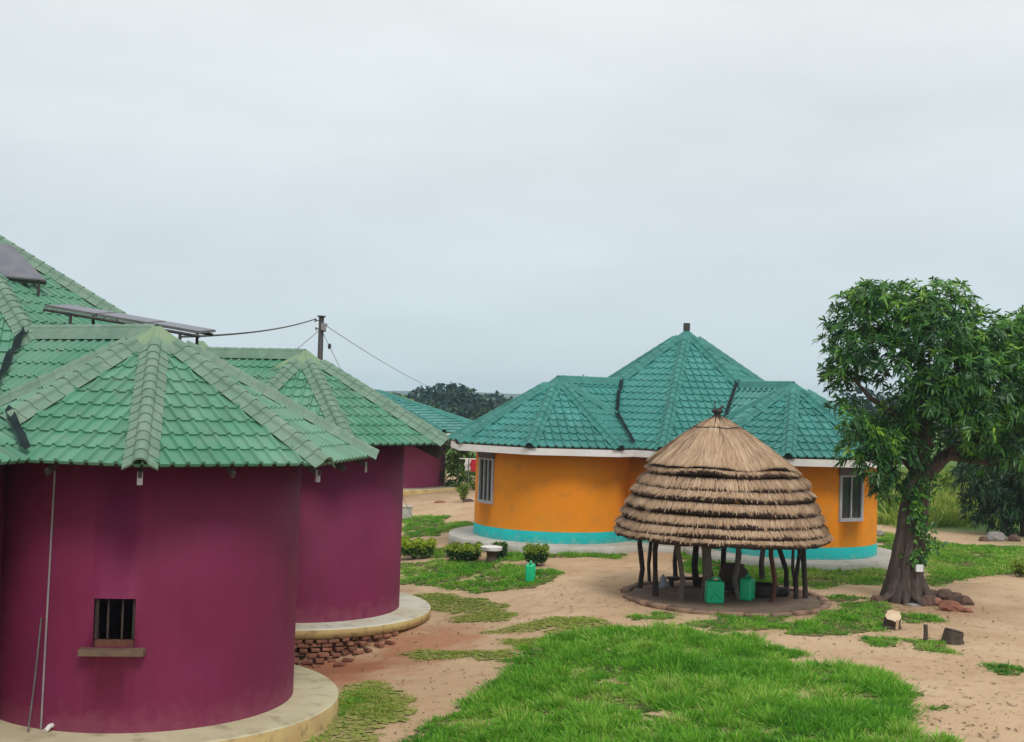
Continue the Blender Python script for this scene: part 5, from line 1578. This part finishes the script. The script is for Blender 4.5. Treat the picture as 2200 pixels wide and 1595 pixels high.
grass('short thin yellowish grass beside the purple plinths', dry, 170, 50, 0.062, 0.009, MAT['grass_dry'], 0.10, 0.0, 0.42, 1.2, 0.20, 1.6,
      keep_out=[(C1[0], C1[1], P_RP), (C2[0], C2[1], P_RP)], sheet=MAT['turf_dry'])
mid = [[(855, 1207), (1000, 1203), (1130, 1217), (1212, 1230), (1185, 1247), (1155, 1262), (1030, 1276), (940, 1262), (855, 1258)],
       [(1050, 1187), (1200, 1181), (1352, 1186), (1332, 1202), (1240, 1196), (1180, 1203), (1090, 1208)], [(860, 1112), (962, 1108), (950, 1152), (860, 1158)], [(958, 1126), (1018, 1117), (1018, 1137), (965, 1152)],
       [(925, 1180), (960, 1178), (965, 1198), (930, 1200)]]
grass('mid green lawn tufts in front of the clipped shrubs', mid, 26, 55, 0.13, 0.016, MAT['grass_lush'], 0.13, 0.22, 0.54, 0.9, 0.3, 1.1, keep_out=[(C2[0], C2[1], P_RP), (1.46, 38.4, 3.3)], sheet=MAT['turf_lush'])
rt = [[(1440, 1178), (1720, 1206), (1905, 1212), (1905, 1256), (1760, 1264), (1620, 1252), (1480, 1232)], [(1885, 1140), (2010, 1166), (2210, 1176), (2215, 1234), (2090, 1240), (2000, 1262), (1990, 1218), (1885, 1205)]]
grass('bright green lawn strip behind the hut and the mango', rt, 26, 50, 0.14, 0.018, MAT['grass_lush'], 0.13, 0.10, 0.60, 0.9, 0.3, 1.1, keep_out=[(HX, HY, 2.4)], sheet=MAT['turf_lush'])
tu = [[(1500, 1312), (1560, 1306), (1600, 1312), (1560, 1318)], [(1610, 1345), (1700, 1338), (1690, 1352), (1620, 1356)], [(1760, 1288), (1830, 1280), (1880, 1286), (1800, 1296)], [(1400, 1338), (1470, 1345), (1440, 1350)], [(1685, 1362), (1700, 1338), (1790, 1314), (1800, 1298), (1885, 1290), (1925, 1318), (1890, 1356), (1760, 1372), (1700, 1367)], [(1918, 1315), (2012, 1324), (2022, 1336), (1948, 1346)],
      [(1845, 1368), (1930, 1374), (1932, 1392), (1858, 1390)], [(1942, 1374), (2042, 1380), (2032, 1402), (1958, 1400)], [(1348, 1326), (1452, 1310), (1452, 1332), (1358, 1335)], [(1478, 1342), (1560, 1320), (1642, 1319), (1742, 1314), (1655, 1346), (1550, 1362)],
      [(2120, 1430), (2210, 1430), (2200, 1460), (2150, 1450)], [(2000, 1515), (2050, 1515), (2050, 1525), (2000, 1525)]]
grass('scattered grass tufts around the stump and in front of the hut', tu, 34, 60, 0.13, 0.013, MAT['grass_lush'], 0.11, 0.14, 0.50, 1.2, 0.16, 1.1, sheet=MAT['turf_lush'])
fd = [[(1940, 1030), (2230, 1040), (2230, 1125), (1940, 1138)], [(1880, 1070), (1950, 1070), (1950, 1130), (1885, 1130)]]
grass('tall pale field grass behind the right lawn', fd, 7, 40, 0.8, 0.045, MAT['grass_dry'], 0.3, -0.3, 0.30, 0.4, 0.4, 0.5)

# ------------------------------------------------------------------ litter on the earth
def scatter_litter():
    m1 = M('dry_leaf', (0.16, 0.09, 0.04), rough=0.9, tint=[(0.0, (0.07, 0.045, 0.025)), (0.5, (0.20, 0.11, 0.05)), (1.0, (0.34, 0.24, 0.10))])
    B = []
    spots = [(2050, 1380, 2.4, 200), (1960, 1310, 1.4, 260), (2120, 1500, 1.6, 110), (1000, 1440, 2.4, 120), (1300, 1290, 2.5, 160), (900, 1350, 1.5, 120), (1750, 1330, 2.0, 90), (930, 1085, 3.0, 140), (1600, 1340, 2.0, 120), (2010, 1560, 1.3, 70)]
    for px, py, r, n in spots:
        c = G(px, py)
        for _ in range(n):
            x, y = c.x + random.gauss(0, r * 0.6), c.y + random.gauss(0, r * 0.6)
            if hypot(x - C1[0], y - C1[1]) < 3.1 or hypot(x - C2[0], y - C2[1]) < 3.2 or hypot(x - HX, y - HY) < 2.3: continue
            B.append((x, y, gz(x, y) + 0.012))
    B = np.array(B); K = len(B)
    az = RNG.uniform(0, 2 * pi, K)
    d = unit(np.stack([np.cos(az), np.sin(az), RNG.uniform(0.0, 0.35, K)], 1)); s_ = unit(np.stack([-np.sin(az), np.cos(az), RNG.uniform(-0.3, 0.3, K)], 1))
    o = link('leaf_litter', leaf_cloud('leaf_litter', B, d, s_, RNG.uniform(0.04, 0.15, K), RNG.uniform(0.012, 0.04, K), 0.1, RNG.random(K), m1))
    o['kind'] = 'stuff'; o['label'] = 'dry fallen leaves scattered over the bare earth'; o['category'] = 'litter'
    vs, fs = [], []
    base = [(0, 0, 0.8), (1, 0, 0), (0, 1, 0), (-1, 0, 0), (0, -1, 0), (0.7, 0.7, 0.3), (-0.7, 0.6, 0.35)]
    for _ in range(1500):
        p = G(random.uniform(860, 2200), random.uniform(1240, 1595))
        if hypot(p.x - C1[0], p.y - C1[1]) < 3.1 or hypot(p.x - C2[0], p.y - C2[1]) < 3.05 or hypot(p.x - HX, p.y - HY) < 2.3: continue
        r = random.uniform(0.006, 0.022) * (1 if random.random() < 0.93 else 2.0); a = random.uniform(0, 6)
        k = len(vs)
        for t in (0, 1.26, 2.51, 3.77, 5.03): vs.append((p.x + r * random.uniform(.8, 1.2) * cos(t + a), p.y + r * random.uniform(.8, 1.2) * sin(t + a), p.z - 0.004))
        vs.append((p.x + r * .2, p.y, p.z + r * random.uniform(.5, .9)))
        fs += [(k + i, k + (i + 1) % 5, k + 5) for i in range(5)]
    o = MB().add(vs, fs).build('gravel', M('pebble', (0.28, 0.19, 0.13), (0.16, 0.10, 0.075), rough=0.95, scale=7))
    o['kind'] = 'stuff'; o['label'] = 'loose pebbles and crumbs of earth on the yard'; o['category'] = 'gravel'
scatter_litter()

# ------------------------------------------------------------------ hills and air
vs, fs = [], []
K = 80
for j, (yy, f) in enumerate(((1100, 0.0), (1250, 0.75), (1400, 1.0), (1600, 0.6))):
    for i in range(K + 1):
        x = -850 + 1700 * i / K
        vs.append((x, yy, -1 + f * (11 + 7 * mnoise.noise((x * 0.004, 1.7, 0)) + 3 * mnoise.noise((x * 0.015, 4.2, 0)))))
for j in range(3):
    for i in range(K): fs.append((j * (K + 1) + i, j * (K + 1) + i + 1, (j + 1) * (K + 1) + i + 1, (j + 1) * (K + 1) + i))
o = MB().add(vs, fs).build('hills', M('hill_green', (0.045, 0.075, 0.06), (0.06, 0.09, 0.07), rough=0.95, scale=0.02), None, True)
o['kind'] = 'structure'; o['label'] = 'low faint wooded hills along the horizon'

hz = MB().box((0, 790, 13), (1960, 1740, 34)).build('haze', None)
hz['kind'] = 'stuff'; hz['label'] = 'thin humid haze over the land'
hm = bpy.data.materials.new('haze_air'); hm.use_nodes = True
hm.node_tree.nodes.clear()
_ho = hm.node_tree.nodes.new('ShaderNodeOutputMaterial'); _hv = hm.node_tree.nodes.new('ShaderNodeVolumePrincipled')
_hv.inputs['Color'].default_value = (0.62, 0.78, 0.95, 1); _hv.inputs['Density'].default_value = 0.00040; _hv.inputs['Anisotropy'].default_value = 0.2
hm.node_tree.links.new(_hv.outputs[0], _ho.inputs['Volume'])
hz.data.materials.append(hm)
